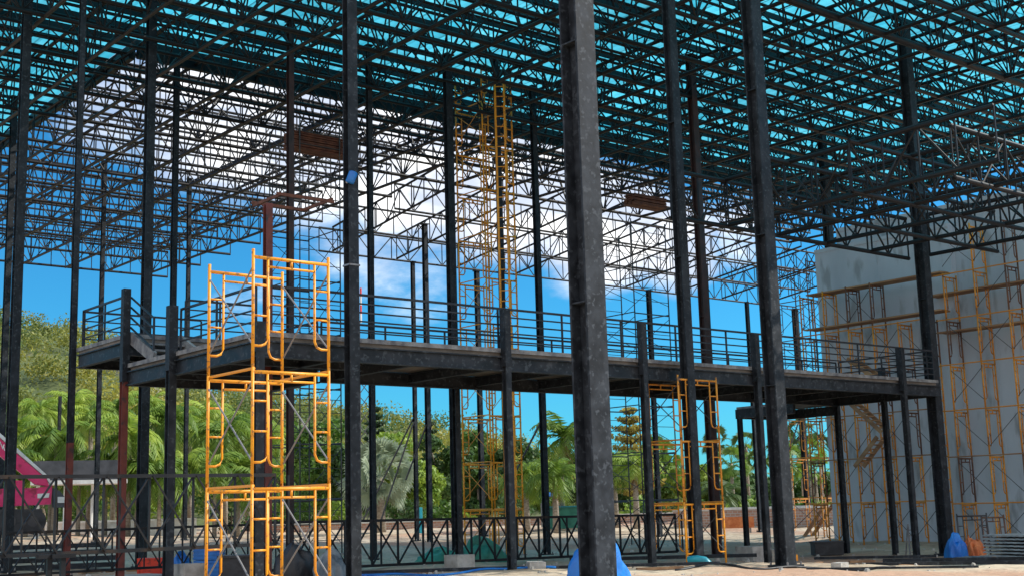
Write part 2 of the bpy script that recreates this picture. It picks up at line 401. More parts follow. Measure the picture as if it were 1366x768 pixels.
H = 11.7; DEP = 1.25; ZT = H+DEP          # roof truss bottom and top chord heights
def wd(px, d): return px*d/F/1.41
column(at(783,384,14), wd(49,14), ZT, 'thickest nearest black column with a mottled grey right face, blue tarp at its foot', 'steel_grey')
column(at(1026,400,25.5), wd(27,25.5), ZT, 'second thickest column, plain black steel standing right of the thickest mottled one', 'steel')
column(Vector((30.42,19.0,0)), .285, ZT, 'leaning-looking black column at the right end of the walkway beside the blue tarp heap', 'steel')
column(Vector((11.72,18.3,0)), .19, ZT, 'black column at the walkway beside the tall yellow scaffold, small blue fitting near its top', 'steel')
column(at(912,400,27.3), wd(19,27.3), ZT, 'black column rising through the worn orange scaffold under the walkway', 'steel')
column(at(908,290,31.5), wd(15,31.5), ZT, 'black column directly behind the one inside the worn orange scaffold', 'steel')
column(at(942,470,36.5), wd(14,36.5), ZT, 'column with a rusty tinge just right of the worn orange scaffold, behind the walkway', 'primer_dark')
column(at(195,400,31.9), wd(15.5,31.9), ZT, 'broad black column behind the stair landing and the red box', 'steel')
column(at(22,400,31), wd(15,31), ZT, 'black column standing before the crimson crane at far left', 'steel')
column(at(9,400,41), wd(10,41), ZT, 'slim black column peeping out left of the crane column', 'steel')
column(at(603,400,35.5), wd(14,35.5), ZT, 'black column close behind the walkway beside the tall yellow tower, over the green tarp', 'steel')
column(at(719,400,38.5), wd(10,38.5), ZT, 'slim grey-black column between the ladder column and the thickest column', 'steel')
column(at(667,300,36.0), wd(9,36.0), ZT, 'slim black column with an orange ladder fixed up its side', 'steel')
column(at(387,384,33), wd(11,33), ZT, 'dark red-brown column right behind the tall yellow scaffold', 'primer_dark')
column(at(495,400,34.7), wd(9.5,34.7), ZT, 'slim black column before the pale fan palm', 'steel')
column(at(231,400,36), wd(9.5,36), ZT, 'slim black column just right of the broad landing column', 'steel')
column(Vector((10.12,26.75,0)), .12, ZT, 'slim column at the outer landing corner, red below and black above', 'steel', red=1.6)
column(at(250,450,50), wd(6.5,50), ZT, 'thin black column third from the broad landing column', 'steel')
column(at(134,450,48), wd(7,48), ZT, 'thin grey column seen through the landing rails', 'steel')
column(at(357,400,24.5), .14, at(357,272,24.5).z, 'rusty red column stub ending below the roof behind the yellow scaffold', 'primer')
column(at(552,450,52), wd(6.5,52), at(552,350,52).z, 'thin free-standing black column braced by leaning struts, shorter of two', 'steel')
column(at(569,450,50), wd(8.5,50), at(568,300,50).z, 'free-standing black column right beside the strutted thin one', 'steel')
column(at(638,450,55), wd(8,55), at(637,362,55).z, 'thin free-standing column inside the tall yellow tower', 'steel')
column(at(868,450,50), wd(7.5,50), at(866,388,50).z, 'thin free-standing column left of the worn orange scaffold', 'steel')
column(at(1066,500,62), wd(9,62), at(1057,413,62).z, 'free-standing column before the thin palms left of the wall', 'steel')
column(at(943,420,46), wd(9,46), at(938,354,46).z, 'free-standing black column immediately right of the rusty-tinged column', 'steel')
column(at(997,420,52), wd(6,52), at(996,402,52).z, 'thin free-standing column seen left of the second thickest column', 'steel')
column(at(1108,350,47), wd(13,47), at(1100,180,47).z, 'black column rising behind the left edge of the grey concrete wall', 'steel')
column(at(78,600,60), wd(5,60), at(80,528,60).z, 'short bare post before the bright palms, left of the red-bottomed column', 'steel')
column(at(50,620,62), wd(6,62), at(52,572,62).z, 'shortest bare post before the bright palms near the crane', 'steel')

# ------------------------------------------------------------------ roof trusses
MT = M['truss']
def tri_truss(a, b, label, group, dep=DEP, half=.975, rc=.052, rw=.025, sp=.42):
    a, b = Vector(a), Vector(b); L_ = (b-a).length; n = max(2, 2*round(L_/half/2)); st = (b-a)/n
    t = thing('roof_truss', label, 'truss', a, group); U = Vector((0,0,dep)); S = Vector((-(b-a).y,(b-a).x,0)).normalized()*sp
    rod('bottom_chord', a, b, rc*1.15, MT, t, 8)
    for s in (-1, 1):
        T = U+S*s; rod('top_chord', a+T, b+T, rc*.85, MT, t, 6)
        for i in range(n+1):
            p = a+st*i
            if i % 2 == 0: rod('strut', p, p+T, rw*.9, MT, t, 4)
            if i < n:
                q = a+st*(i+1)
                if i % 2: rod('diagonal', p+T, q, rw, MT, t, 5)
                else: rod('diagonal', p, q+T, rw, MT, t, 5)
    for i in range(0, n+1, 2):
        p = a+st*i; rod('cross_tie', p+U-S, p+U+S, rw*.8, MT, t, 4)
    return t
def truss(a, b, axis, label, group, dep=DEP, half=.975, rc=.054, rw=.025, double=0, name='roof_truss'):
    a, b = Vector(a), Vector(b); L_ = (b-a).length; n = max(2, 2*round(L_/half/2)); st = (b-a)/n
    t = thing(name, label, 'truss', a, group); U = Vector((0,0,dep))
    rod('bottom_chord', a, b, rc, MT, t, 8, (1.6 if double else 0)); rod('top_chord', a+U, b+U, rc, MT, t, 6, (1.6 if double else 0))
    for i in range(n+1):
        p = a+st*i
        rod('vertical', p, p+U, rw*.9, MT, t, 4)
        if i < n:
            q = a+st*(i+1)
            if i % 2: rod('diagonal', p, q+U, rw, MT, t, 5)
            else: rod('diagonal', p+U, q, rw, MT, t, 5)
    return t
GR = 'roof trusses running the length of the shed under the teal sheets'
GL = 'roof trusses crossing the shed from front to back'
LR = 'dark lattice roof truss descending to the right, one of the parallel row high overhead'
LL = 'dark lattice roof truss rising to the right, one of the crossing row high overhead'
rows_y = [15.8, 17.8, 19.9, 22.0, 24.2, 26.3, 28.8, 31.2, 33.7, 36.2]
for y in rows_y:
    xa = max(math.sqrt(max(0, 27.5**2-y*y)), y/3.4-1); xb = min(y/.50+2, 47)
    if xb-xa > 4: tri_truss((xa,y,H), (xb,y,H), LR, GR, rc=.085 if y == 17.8 else .052)
for y in (39.0, 41.5, 44, 46.6, 49.2, 52, 55, 58.6):
    truss((y/3.4-2,y,H), (26.8,y,H), 'x', 'fine dark roof truss far back at left, one of the row over the open bay', 'roof trusses over the far left bay', double=0)
x = 8.05; k = 0
while x < 47.5:
    ya = max(math.sqrt(max(0, 27.5**2-x*x)), x*.50-2); yb = min(x*3.3+2, 58.6 if x < 26.5 else 36.2)
    if yb-ya > 3: truss((x,ya,H-.02), (x,yb,H-.02), 'y', LL, GL)
    x += 1.95; k += 1
# far lower bay: trusses fall away to the back
ZB = 10.65; YB = 44.5
xs = [27.6, 30.8, 34.1, 37.5, 41.0, 44.6, 48.2, 51.8, 55.4]
for x in xs:
    truss((x,YB,ZB), (x,36.4,H-.05), 'y', 'thin lattice truss sloping down to the back edge of the open bay', 'sloping trusses of the open back bay', dep=1.0, half=.9, rc=.044, rw=.025)
for y in (39.1, 41.8, 44.6):
    z = ZB+(YB-y)/(YB-36.4)*(H-.05-ZB)
    truss((27.0,y,z-.03), (55.8,y,z-.03), 'x', 'thin lattice truss across the open back bay against the sky', 'level trusses of the open back bay', dep=.98, half=.9, rc=.044, rw=.025)
# lower canopy of trusses round the right-hand column, below the roof
ZC = 6.35
for y, xa, lab in ((19.3,20.9,'low lattice truss meeting the walkway-end column from the left'),(17.4,21.6,'second low truss in front of the one meeting the walkway-end column'),
                   (15.5,22.4,'third low truss of the canopy before the grey wall'),(13.6,23.2,'fourth low truss of the canopy, towards the right edge')):
    truss((xa,y,ZC), (30.25 if y > 19 else 31.5,y,ZC), 'x', lab, 'low canopy trusses descending to the right', dep=1.1)
for x, lab in ((30.42,'low lattice truss running from the walkway-end column to the right edge'),(28.5,'second low crossing truss left of the walkway-end column'),(26.6,'third low crossing truss left of the walkway-end column'),
               (24.7,'fourth low crossing truss, right of the second thickest column'),(22.8,'low crossing truss behind the top of the second thickest column')):
    truss((x,18.75 if x > 30 else 19.25,ZC+.03), (x,12.4,ZC+.03), 'y', lab, 'low canopy trusses rising to the right', dep=1.1)
# finer trusses set between the main rows
for y0_, y1_ in zip(rows_y[2:], rows_y[3:]):
    y = (y0_+y1_)/2; xa = max(math.sqrt(max(0, 29**2-y*y)), y/3.3-1); xb = min(y/.52+1, 47)
    truss((xa,y,H+.18), (xb,y,H+.18), 'x', 'finer dark lattice truss set between the main rows overhead', 'finer roof trusses between the main rows', dep=1.0, half=1.25, rc=.04, rw=.02)
# purlins
mbp = None
def purlin(x0, x1, y, z, lab, grp, h=.15, w=.06):
    t = MB()
    t.b2((x0,y-.006,z), (x1,y+.006,z+h)); t.b2((x0,y+.006,z), (x1,y+w,z+.012)); t.b2((x0,y+.006,z+h-.012), (x1,y+w,z+h))
    tag(t.build('roof_purlin', M['purlin']), lab, 'purlin', grp)
y = 15.0
while y < 36.3:
    xa = max(math.sqrt(max(0, 29**2-y*y)), y/3.4-2); xb = min(y/.48+2, 47.6)
    purlin(xa, xb, y, ZT+.06, 'straight dark purlin under the teal roof sheets, one of the even rows', 'purlins under the teal sheets'); y += .98
y = 37.2
while y < 59:
    purlin(y/3.4-2, 26.9, y, ZT+.06, 'straight dark purlin over the far left bay, one of the even rows', 'purlins over the far left bay', .07, .05); y += 1.25
# eave beams round the opening
def eave(a, b, lab):
    t = MB(); t.bar(a, b, .16, .42); tag(t.build('eave_beam', M['truss']), lab, 'beam')
ZS = ZT+.28
eave((14.1,33.05,ZS-.25), (47.6,33.05,ZS-.25), 'dark edge beam along the near side of the roof opening, below the white cloud')
eave((14.0,33.2,ZS-.25), (14.0,44.5,ZS-.25), 'dark edge beam along the left side of the roof opening')
# teal sheets (ribbed)
def sheeting(x0, x1, y0, y1, z, lab):
    mb = MB(); n = int((x1-x0)/.12)
    for i in range(n+1):
        xx = x0+(x1-x0)*i/n; zz = z + (.03 if i % 3 == 0 else 0)
        mb.v += [(xx,y0,zz), (xx,y1,zz)]
    for i in range(n): mb.f.append([2*i, 2*i+2, 2*i+3, 2*i+1])
    o = mb.build('roof_sheeting', M['teal_sheet']); tag(o, lab, 'roof sheeting'); return o
sheeting(14.0, 48.0, 11.0, 33.2, ZS, 'large teal translucent roof sheeting over the near bays and the right')
sheeting(5.0, 13.95, 22.0, 44.3, ZS, 'teal translucent roof sheeting strip over the left bay')

# ------------------------------------------------------------------ elevated walkway
ZD = 2.94
wk = thing('elevated_walkway', 'L-shaped black steel walkway with a cement deck, rails and posts crossing the site', 'walkway', (10.2, 18.75, gz(10.2,18.75)))
def part(mb, name, m, p=wk, sm=False): return mb.build(name, m, p, sm)
X0, X1, Y0, Y1, XW, YW = 10.2, 30.25, 18.75, 21.95, 13.3, 24.0
part(MB().b2((X0+.03,Y0+.03,ZD-.10),(X1-.03,Y1-.03,ZD-.02)), 'deck', M['deck'])
part(MB().b2((X0+.03,Y1-.03,ZD-.10),(XW-.03,YW-.03,ZD-.02)), 'deck', M['deck'])
part(MB().b2((X0-.03,Y0-.03,ZD-.03),(X1,Y0+.12,ZD+.05)), 'deck_kerb', M['deck_edge'])
part(MB().b2((XW,Y1-.12,ZD-.03),(X1,Y1+.03,ZD+.05)), 'deck_kerb', M['deck_edge'])
part(MB().b2((X0-.03,Y0+.121,ZD-.03),(X0+.12,YW,ZD+.05)), 'deck_kerb', M['deck_edge'])
def ibeam(a, b, h=.28, w=.13, nm='edge_beam', mm='beam'):
    a, b = Vector(a), Vector(b); mb = MB(); dz = Vector((0,0,1))
    mb.bar(a+dz*(h/2-.012), b+dz*(h/2-.012), w, .024); mb.bar(a-dz*(h/2-.012), b-dz*(h/2-.012), w, .024); mb.bar(a, b, .02, h-.05)
    return part(mb, nm, M[mm])
zb = ZD-.035-.14-.07
ibeam((X0-.07,Y0,zb),(X1,Y0,zb)); ibeam((XW,Y1,zb),(X1,Y1,zb)); ibeam((X0,Y0+.07,zb),(X0,YW,zb)); ibeam((XW,Y1+.1,zb),(XW,YW,zb)); ibeam((X0,YW,zb),(XW,YW,zb)); ibeam((X1-.02,Y0+.08,zb),(X1-.02,Y1,zb))
for x in (11.9, 13.6, 15.4, 17.2, 19.0, 20.8, 22.7, 24.5, 26.4, 28.3): ibeam((x,Y0+.08,zb+.02),(x,Y1-.08,zb+.02), .2, .1, 'cross_beam')
for y in (20.3, 22.0, 23.0): ibeam((X0+.08,y,zb+.02),(XW-.08,y,zb+.02), .2, .1, 'cross_beam')
def post(x, y, ztop, s=.13, m='beam', zb_=None, head=True):
    z0 = gz(x,y)-.05; mb = h_mesh(s, (ztop if not head else ZD-.3)-z0); mb.v = [(v[0]+x,v[1]+y,v[2]+z0) for v in mb.v]
    o = part(mb, 'post', M[m])
    if head:
        h = MB().b2((x-s*.56,y-s*.56,ZD-.3),(x+s*.56,y+s*.56,ztop)); part(h, 'post_head', M['steel'], o)
    return o
RH = .78
for x in (15.4, 19.1, 22.75, 28.5): post(x, Y0-.1, ZD+RH+.02)
for x in (16.75, 20.6, 24.2, 26.9, 30.3): post(x, Y1+.08, ZD+RH-.25)
post(30.2, 20.4, ZD+.55)
post(X0-.02, Y0-.02, ZD+.2, .15)
post(X0-.08, 21.9, ZD+RH+.12, .15)
o = post(X0-.06, 24.06, 3.6+RH+.1, .13, 'primer', head=True); o['label'] = 'post painted in red primer under the stair landing'
def railing(a, b, n=5, h=RH, bal=1.6, z0=None):
    a, b = Vector(a), Vector(b); dv = b-a; Ln = dv.length
    o = part(MB().bar(a+Vector((0,0,h)), b+Vector((0,0,h)), .04), 'top_rail', M['rail'])
    for i in range(1, n):
        zz = h*i/n; part(MB().bar(a+Vector((0,0,zz)), b+Vector((0,0,zz)), .026), 'mid_rail', M['rail'])
    k = max(1, round(Ln/bal))
    for i in range(k+1):
        p = a+dv*i/k; part(MB().bar(p+Vector((0,0,.0)), p+Vector((0,0,h-.02)), .032), 'baluster', M['rail'])
zr = ZD+.05
railing((X0+.2,Y0+.06,zr),(X1-.05,Y0+.06,zr)); railing((XW,Y1-.06,zr),(X1-.05,Y1-.06,zr))
railing((X0+.05,Y0+.2,zr),(X0+.05,21.8,zr), 4); railing((XW-.06,Y1,zr),(XW-.06,YW,zr), 4)
railing((X1-.1,Y0+.2,zr),(X1-.1,Y1-.2,zr), 5)
# landing and stair
ZL = 3.55; LX1, LY0, LY1 = 13.0, 24.1, 26.6
part(MB().b2((X0,LY0,ZL-.10),(LX1,LY1,ZL-.02)), 'landing', M['deck'])
for a, b in (((X0-.03,LY0-.03,ZL-.03),(LX1,LY0+.1,ZL+.05)), ((X0-.03,LY0+.101,ZL-.03),(X0+.1,LY1,ZL+.05)), ((X0-.03,LY1,ZL-.03),(LX1,LY1+.12,ZL+.05))):
    part(MB().b2(a, b), 'deck_kerb', M['deck_edge'])
zl = ZL-.245
ibeam((X0,LY0,zl),(LX1,LY0,zl)); ibeam((X0,LY0+.07,zl),(X0,LY1,zl)); ibeam((X0,LY1,zl),(LX1,LY1,zl)); ibeam((LX1,LY0,zl),(LX1,LY1,zl)); ibeam((X0+.07,25.3,zl),(LX1,25.3,zl), .2, .1, 'cross_beam')
railing((X0+.05,LY0+.1,ZL+.05),(X0+.05,LY1-.05,ZL+.05), 4, .78, 1.3); railing((X0+1.25,LY0+.05,ZL+.05),(LX1,LY0+.05,ZL+.05), 4, .78, 1.0); railing((X0+.1,LY1,ZL+.05),(LX1,LY1,ZL+.05), 4, .78, 1.3)
st = part(MB().bar((X0+.06,LY0-.02,ZL-.02),(X0+.06,LY0-1.15,ZD+.06), .07, .22), 'stair_stringer', M['deck_edge'])
part(MB().bar((X0+1.1,LY0-.02,ZL-.02),(X0+1.1,LY0-1.15,ZD+.06), .07, .22), 'stair_stringer', M['deck_edge'])
for i in range(3):
    part(MB().b2((X0+.1,LY0-.35-.3*i,ZL-.19-.16*i),(X0+1.06,LY0-.08-.3*i,ZL-.15-.16*i)), 'stair_tread', M['deck_edge'])
for i in range(4):
    z = .2*(i+1); part(MB().bar((X0+.06,LY0,ZL+z-.02),(X0+.06,LY0-1.1,ZD+z+.03), .03), 'stair_rail', M['rail'])
part(MB().bar((X0+.06,LY0-1.1,ZD),(X0+.06,LY0-1.1,ZD+.84), .035), 'baluster', M['rail'])
# rear branch wings
for (xa, xb, ya, yb, lab) in ((28.4, 30.3, Y1+.1, 24.1, 'dark steel landing running back under the right end of the walkway'),):
    z = ZD-.30; w2 = thing('branch_platform', lab, 'platform', (xa, ya, gz(xa,ya)))
    MB().b2((xa,ya,z-.06),(xb,yb,z)).build('deck', M['deck_edge'], w2)
    for x in (xa, xb): MB().bar((x,ya,z-.2),(x,yb,z-.2), .1, .26).build('edge_beam', M['beam'], w2)
    MB().bar((xa,yb,z-.2),(xb,yb,z-.2), .1, .26).build('edge_beam', M['beam'], w2)
    for x in (xa, xb):
        mb = h_mesh(.12, z-.33-gz(x,yb)+.05); mb.v = [(v[0]+x,v[1]+yb-.1,v[2]+gz(x,yb)-.05) for v in mb.v]; mb.build('post', M['beam'], w2)

# ------------------------------------------------------------------ scaffolds
FR = {}
def frame_mesh(w, h, m, kind='walk', r=.021):
    k = (w, h, m.name, kind, r)
    if k in FR: return FR[k]
    mb = MB(); q = r*.76; top = h*.93
    mb.tube([(0,0,-.04),(0,0,h)], r, 6); mb.tube([(w,0,-.04),(w,0,h)], r, 6)
    mb.tube([(0,0,top),(w,0,top)], r, 6)
    if kind == 'walk':
        i = w*.19
        mb.tube([(i,0,top-.10),(w-i,0,top-.10)], q, 5)
        for sgn, x0 in ((1,0),(-1,w)):
            xi = x0+sgn*i
            mb.tube([(xi,0,top),(xi,0,.30),(xi-sgn*.03,0,.235),(xi-sgn*.09,0,.21),(x0,0,.21)], q, 5)
            for z in (h*.42, h*.68): mb.tube([(x0,0,z),(xi,0,z)], q*.85, 5)
        mb.tube([(w/2,0,top),(w/2,0,top-.10)], q, 5)
    else:
        for z in (h*.22, h*.5, h*.74): mb.tube([(0,0,z),(w,0,z)], q*.8, 4)
    FR[k] = mb.mesh('scaffold_frame', m, True); return FR[k]
DX, DY = Vector((1,0,0)), Vector((0,1,0))
def tower(p, w, ln, h, n, m, mb_, label, along='x', z0=None, kind='walk', base=True, tr=.021, ledger=True, skip=()):
    """p = near corner; frames of width w along one axis, joined by cross braces of length ln along the other"""
    z = gz(p.x, p.y) if z0 is None else z0
    t = thing('scaffold_tower', label, 'scaffold', (p.x, p.y, z), 'scaffold towers')
    fx, fy = (DX, DY) if along == 'x' else (DY, DX)
    rot = None if along == 'x' else Matrix.Rotation(PI/2, 4, 'Z').to_quaternion()
    for i in range(n):
        for j in range(2):
            if (i, j) in skip: continue
            o = p + fy*ln*j; zz = z+.05+h*i
            mm = m if not callable(m) else m(i, j)
            inst('frame', frame_mesh(w, h, mm, kind, tr), t, (o.x, o.y, zz), rot)
        for s in (0, w):
            a = p+fx*s; b = a+fy*ln; zz = z+.05+h*i
            if (i, 0) in skip or (i, 1) in skip: continue
            rod('cross_brace', (a.x,a.y,zz+.22), (b.x,b.y,zz+h*.86), .011, mb_, t, 5)
            rod('cross_brace', (a.x+.012,a.y+.012,zz+h*.86), (b.x+.012,b.y+.012,zz+.22), .011, mb_, t, 5)
        if ledger and i:
            for s in (.02, w-.02):
                a = p+fx*s; b = a+fy*ln; zz = z+.05+h*i - h*.07+.04
                rod('ledger', (a.x,a.y,zz), (b.x,b.y,zz), .018, mm, t, 5)
    if base:
        for s in (0, w):
            for j in (0, 1):
                q = p+fx*s+fy*ln*j; MB().box((q.x,q.y,z+.015), (.13,.13,.03)).build('foot_plate', M['galv'], t)
    return t
def plank(c, l, w, label, m='plank', along='y', group='planks laid on the scaffolding', th=.045, layers=1):
    o = MB()
    for k in (-1, 0, 1):
        d = (w/3*.94, l*R.uniform(.95,1.02), th) if along == 'y' else (l*R.uniform(.95,1.02), w/3*.94, th)
        q = Vector(c) + (Vector((k*w/3,0,0)) if along == 'y' else Vector((0,k*w/3,0)))
        for lay in range(layers): o.box((q.x+R.uniform(-.03,.03), q.y+R.uniform(-.03,.03), q.z+R.uniform(0,.012)+lay*th*1.4), d)
    return tag(o.build('scaffold_plank', M[m]), label, 'plank', group)
# tall yellow tower in front of the walkway
p = at(337, 500, 15.0)
tower(p, 1.02, 1.12, 1.345, 3, M['yellow'], M['galv'], 'bright yellow frame scaffold tower in the left foreground before the walkway', z0=at(337,652,15).z-1.345*.93-.05)
# worn orange tower round the walkway column
p = at(909, 600, 27.0)
tower(p, 1.20, 1.08, 1.30, 3, lambda i, j: M['yellow'] if i == 0 else M['orange'], M['dark_tube'], 'worn orange scaffold tower standing round a column under the walkway', z0=gz(p.x,p.y)-.02, skip=())
# tall far tower up through the roof opening
p = at(652, 500, 37)
tower(p, 1.15, 1.3, 1.345, 11, lambda i, j: M['yellow'], M['orange'], 'tallest slender yellow scaffold tower, rising through the roof opening', tr=.028)
# orange ladder up the slim column
a = at(682, 690, 35.6)
lad = thing('column_ladder', 'long orange ladder fixed up the side of a slim black column', 'ladder', (a.x, a.y, gz(a.x,a.y)))
mb = MB(); z0 = gz(a.x,a.y); ztp = 12.2
for s in (-.13, .13): mb.tube([(a.x+s*.77,a.y-s*.64,z0),(a.x+s*.77,a.y-s*.64,ztp)], .034, 6)
mb.build('ladder_rail', M['yellow'], lad); mb = MB(); z = z0+.3
while z < ztp:
    mb.tube([(a.x-.1,a.y+.083,z),(a.x+.1,a.y-.083,z)], .016, 5); z += .3
mb.build('rungs', M['yellow'], lad)
# dark towers behind the walkway
p = at(846, 400, 41); tower(p, 1.6, 2.2, 1.5, 7, M['dark_tube'], M['dark_tube'], 'dark tube scaffold tower with a rusty board platform on top, behind the worn orange scaffold', kind='ladder')
tp = p.copy(); zt = at(880,268,41).z
plank((tp.x+.95, tp.y+.2, zt), 1.5, .5, 'rusty boards bundled high on the dark scaffold right of the thickest column', 'plank_red', 'x', layers=6)
p = at(400, 400, 35); tower(p, 1.3, 1.7, 1.5, 8, M['dark_tube'], M['dark_tube'], 'dark tube scaffold tower behind the tall yellow scaffold, rusty boards at its top', kind='ladder')
plank((p.x+.75, p.y+.3, at(410,196,35).z), 1.9, .5, 'rusty red boards high beside the column with the small blue fitting', 'plank_red', 'x', layers=8)
q = at(392, 272, 25.5)
for k, (dx, dy, l, al) in enumerate(((-.05,-.55,1.3,'x'),(.0,.55,1.3,'x'),(-.6,0,1.15,'y'),(.55,0,1.15,'y'))):
    o = MB().box((q.x+dx,q.y+dy,q.z+.05*(k % 2)), (l,.045,.06) if al == 'x' else (.045,l,.06)).build('rusty_bar', M['plank_red'])
    tag(o, ['rusty bar at the front of the square around the red column stub','rusty bar at the back of the square around the red column stub','rusty bar at the left of the square around the red column stub','rusty bar at the right of the square around the red column stub'][k], 'steel bar', 'rusty bars round the red stub')

# ------------------------------------------------------------------ concrete wall and its scaffolding
XWALL = 35.0
def wall(name, lab, y0, y1, x, z1, th=.3):
    t = thing(name, lab, 'wall', (x, y0, gz(x,y0)))
    mb = MB(); n = 10
    mb.b2((x,y0,-2.2),(x+th,y1,z1)); mb.build('wall_panel', M['concrete'], t)
    MB().b2((x-.03,y0+.002,z1),(x+th+.03,y1-.002,z1+.12)).build('coping', M['concrete'], t)
    j = MB(); yy = y0+2.6
    while yy < y1-.5: j.b2((x-.012,yy-.03,-2),(x+.002,yy+.03,z1-.01)); yy += 2.75
    j.build('panel_joints', M['concrete'], t)
    return t
wall('concrete_wall', 'tall grey rendered concrete wall at the right, the nearer left section', 20.9, 25.9, XWALL, 8.1)
wall('concrete_wall', 'higher grey concrete wall section set back at the right edge', 9.0, 25.2, XWALL+.305, 8.75)
XS = 33.9
def wall_scaffold(y0, y1, n, lifts, label, seed, x=XS):
    rr = random.Random(seed); z0 = gz(x, y0)
    t = thing('wall_scaffold', label, 'scaffold', (x, y0, z0), 'scaffolds along the concrete wall')
    h = 1.345; st = (y1-y0)/(n-1); rot = None
    for i in range(lifts):
        for k in range(n):
            pick = rr.random()
            m = M['orange'] if pick < .5 else (M['yellow'] if pick < .85 else M['brown_tube'])
            if i > 4: m = M['brown_tube'] if pick < .55 else (M['orange'] if pick < .85 else M['yellow'])
            if i == lifts-1 and rr.random() < .35: continue
            inst('frame', frame_mesh(.72, h, m, 'walk', .025), t, (x, y0+k*st, z0+.04+h*i))
            if k < n-1:
                y, y2, z = y0+k*st, y0+(k+1)*st, z0+.04+h*i
                if rr.random() < .8: rod('cross_brace', (x-.01,y,z+.2), (x-.01,y2,z+h*.85), .010, M['dark_tube'], t, 4)
                if rr.random() < .6: rod('cross_brace', (x+.01,y,z+h*.85), (x+.01,y2,z+.2), .010, M['dark_tube'], t, 4)
        if i: rod('ledger', (x-.03,y0-.3,z0+h*i), (x-.03,y1+.3,z0+h*i), .021, M['orange'] if rr.random() < .7 else M['plank'], t, 5)
    return t
wall_scaffold(21.3, 25.8, 6, 6, 'orange frame scaffold against the left section of the grey wall', 3)
wall_scaffold(14.6, 20.6, 7, 7, 'orange frame scaffold against the higher right section of the grey wall', 5, XS+.1)
def wp(px, py, x): q = ray(px, py); return q*(x/q.x)
for (a, b, x, lab) in (((1080,392),(1258,366),XS+.2,'uppermost long plank run on the left section of the wall scaffold'),
                       ((1080,441),(1258,413),XS+.2,'second long plank run down on the left section of the wall scaffold'),
                       ((1241,396),(1366,376),XS+.7,'upper plank run on the right part of the wall scaffold'),
                       ((1255,444),(1366,430),XS+.7,'lower plank run on the right part of the wall scaffold')):
    p, q = wp(*a, x), wp(*b, x); z = (p.z+q.z)/2; ext = 1.5 if b[0] > 1300 else 0
    plank((x+.1, (p.y+q.y)/2-ext/2, z), abs(p.y-q.y)+ext, .62, lab, 'plank')
def stairflight(a, b, x, lab, n=8):
    p, q = wp(*a, x), wp(*b, x); t = thing('scaffold_stair', lab, 'stair', (p.x, p.y, min(p.z,q.z)), 'scaffold stair flights')
    for dx in (0, .45): MB().bar(p+Vector((dx,0,0)), q+Vector((dx,0,0)), .045, .12).build('stringer', M['plank'], t)
    for i in range(1, n):
        c = p+(q-p)*i/n; MB().box((c.x+.225,c.y,c.z+.02), (.40,.17,.03)).build('tread', M['plank'], t)
stairflight((1130,478),(1192,522), XS-.75, 'topmost stair flight on the wall scaffold, above the walkway rails')
stairflight((1132,536),(1176,576), XS-.75, 'middle stair flight on the wall scaffold just below the walkway')
stairflight((1140,622),(1170,582), XS-.75, 'lower stair flight on the wall face, turning back under the middle one', 7)
stairflight((1066,726),(1124,636), XS+2.5, 'ground stair flight left of the wall, before the thin palms', 11)
p = at(1085, 500, 44.5); tower(p, 1.0, 1.3, 1.345, 7, lambda i, j: M['brown_tube'] if i > 2 else M['orange'], M['dark_tube'], 'rusty scaffold tower standing past the left end of the grey wall')
# leaning loose frames at the wall foot
def loose_frame(px, d, w, h, m, lab):
    p = gp(px, 720, d); t = tag(bpy.data.objects.new('loose_frame', frame_mesh(w, h, m)), lab, 'scaffold frame', 'loose frames by the wall')
    C.objects.link(t); t.location = (p.x, p.y, p.z+.04); t.rotation_euler = (math.radians(-8), 0, math.radians(-52)); WL[t.name] = t.location.copy()
loose_frame(1280, 35.0, .72, 1.0, M['dark_tube'], 'black scaffold frame standing loose before the wall above the orange bags')
loose_frame(1313, 36.0, .55, 1.0, M['brown_tube'], 'rusty scaffold frame standing loose right of the black one')

# ------------------------------------------------------------------ ground trusses
def gtruss(a, b, h, n, label, rc=.05, cw=.07, wr=.022):
    a, b = Vector(a), Vector(b); t = thing('ground_truss', label, 'truss', a); U = Vector((0,0,h)); st_ = (b-a)/n
    for off, nm in ((0,'bottom_chord'),(h,'top_chord')): MB().bar(a+Vector((0,0,off)), b+Vector((0,0,off)), cw, cw*.8).build(nm, M['truss'], t)
    for i in range(n+1):
        p = a+st_*i; rod('vertical', p, p+U, wr*1.2, M['truss'], t, 4)
        if i and i % 2 == 0: rod('vertical', p+st_*.35, p+st_*.35+U, wr, M['truss'], t, 4)
        if i < n:
            off = Vector((.03,-.04,0))
            rod('diagonal', p, p+st_+U, wr, M['truss'], t, 4); rod('diagonal', p+off+U, p+st_+off, wr*.9, M['truss'], t, 4)
    return t
gtruss((12.4,22.75,-1.08), (24.2,22.75,-1.22), .92, 18, 'long black lattice truss lying behind the walkway posts at ground level')
gtruss((4.2,16.6,-.42), (9.3,16.6,-.42), .98, 8, 'black lattice truss propped on trestles at lower left before the crane', cw=.06, wr=.016)
gtruss((6.6,24.0,-.95), (13.3,24.0,-.95), .75, 14, 'second black lattice truss behind the propped one at left', cw=.06, wr=.016)
for px in (66, 84):
    p = at(px, 740, 17.3); t = thing('trestle', ['left black trestle leg under the propped truss','right black trestle leg under the propped truss'][px == 84], 'trestle', (p.x,p.y,gz(p.x,p.y)), 'trestle legs')
    MB().bar((p.x,p.y,gz(p.x,p.y)-.03),(p.x,p.y,-.42),.06).build('leg', M['truss'], t); MB().box((p.x,p.y,-.44),(.3,.1,.05)).build('cross_head', M['truss'], t)
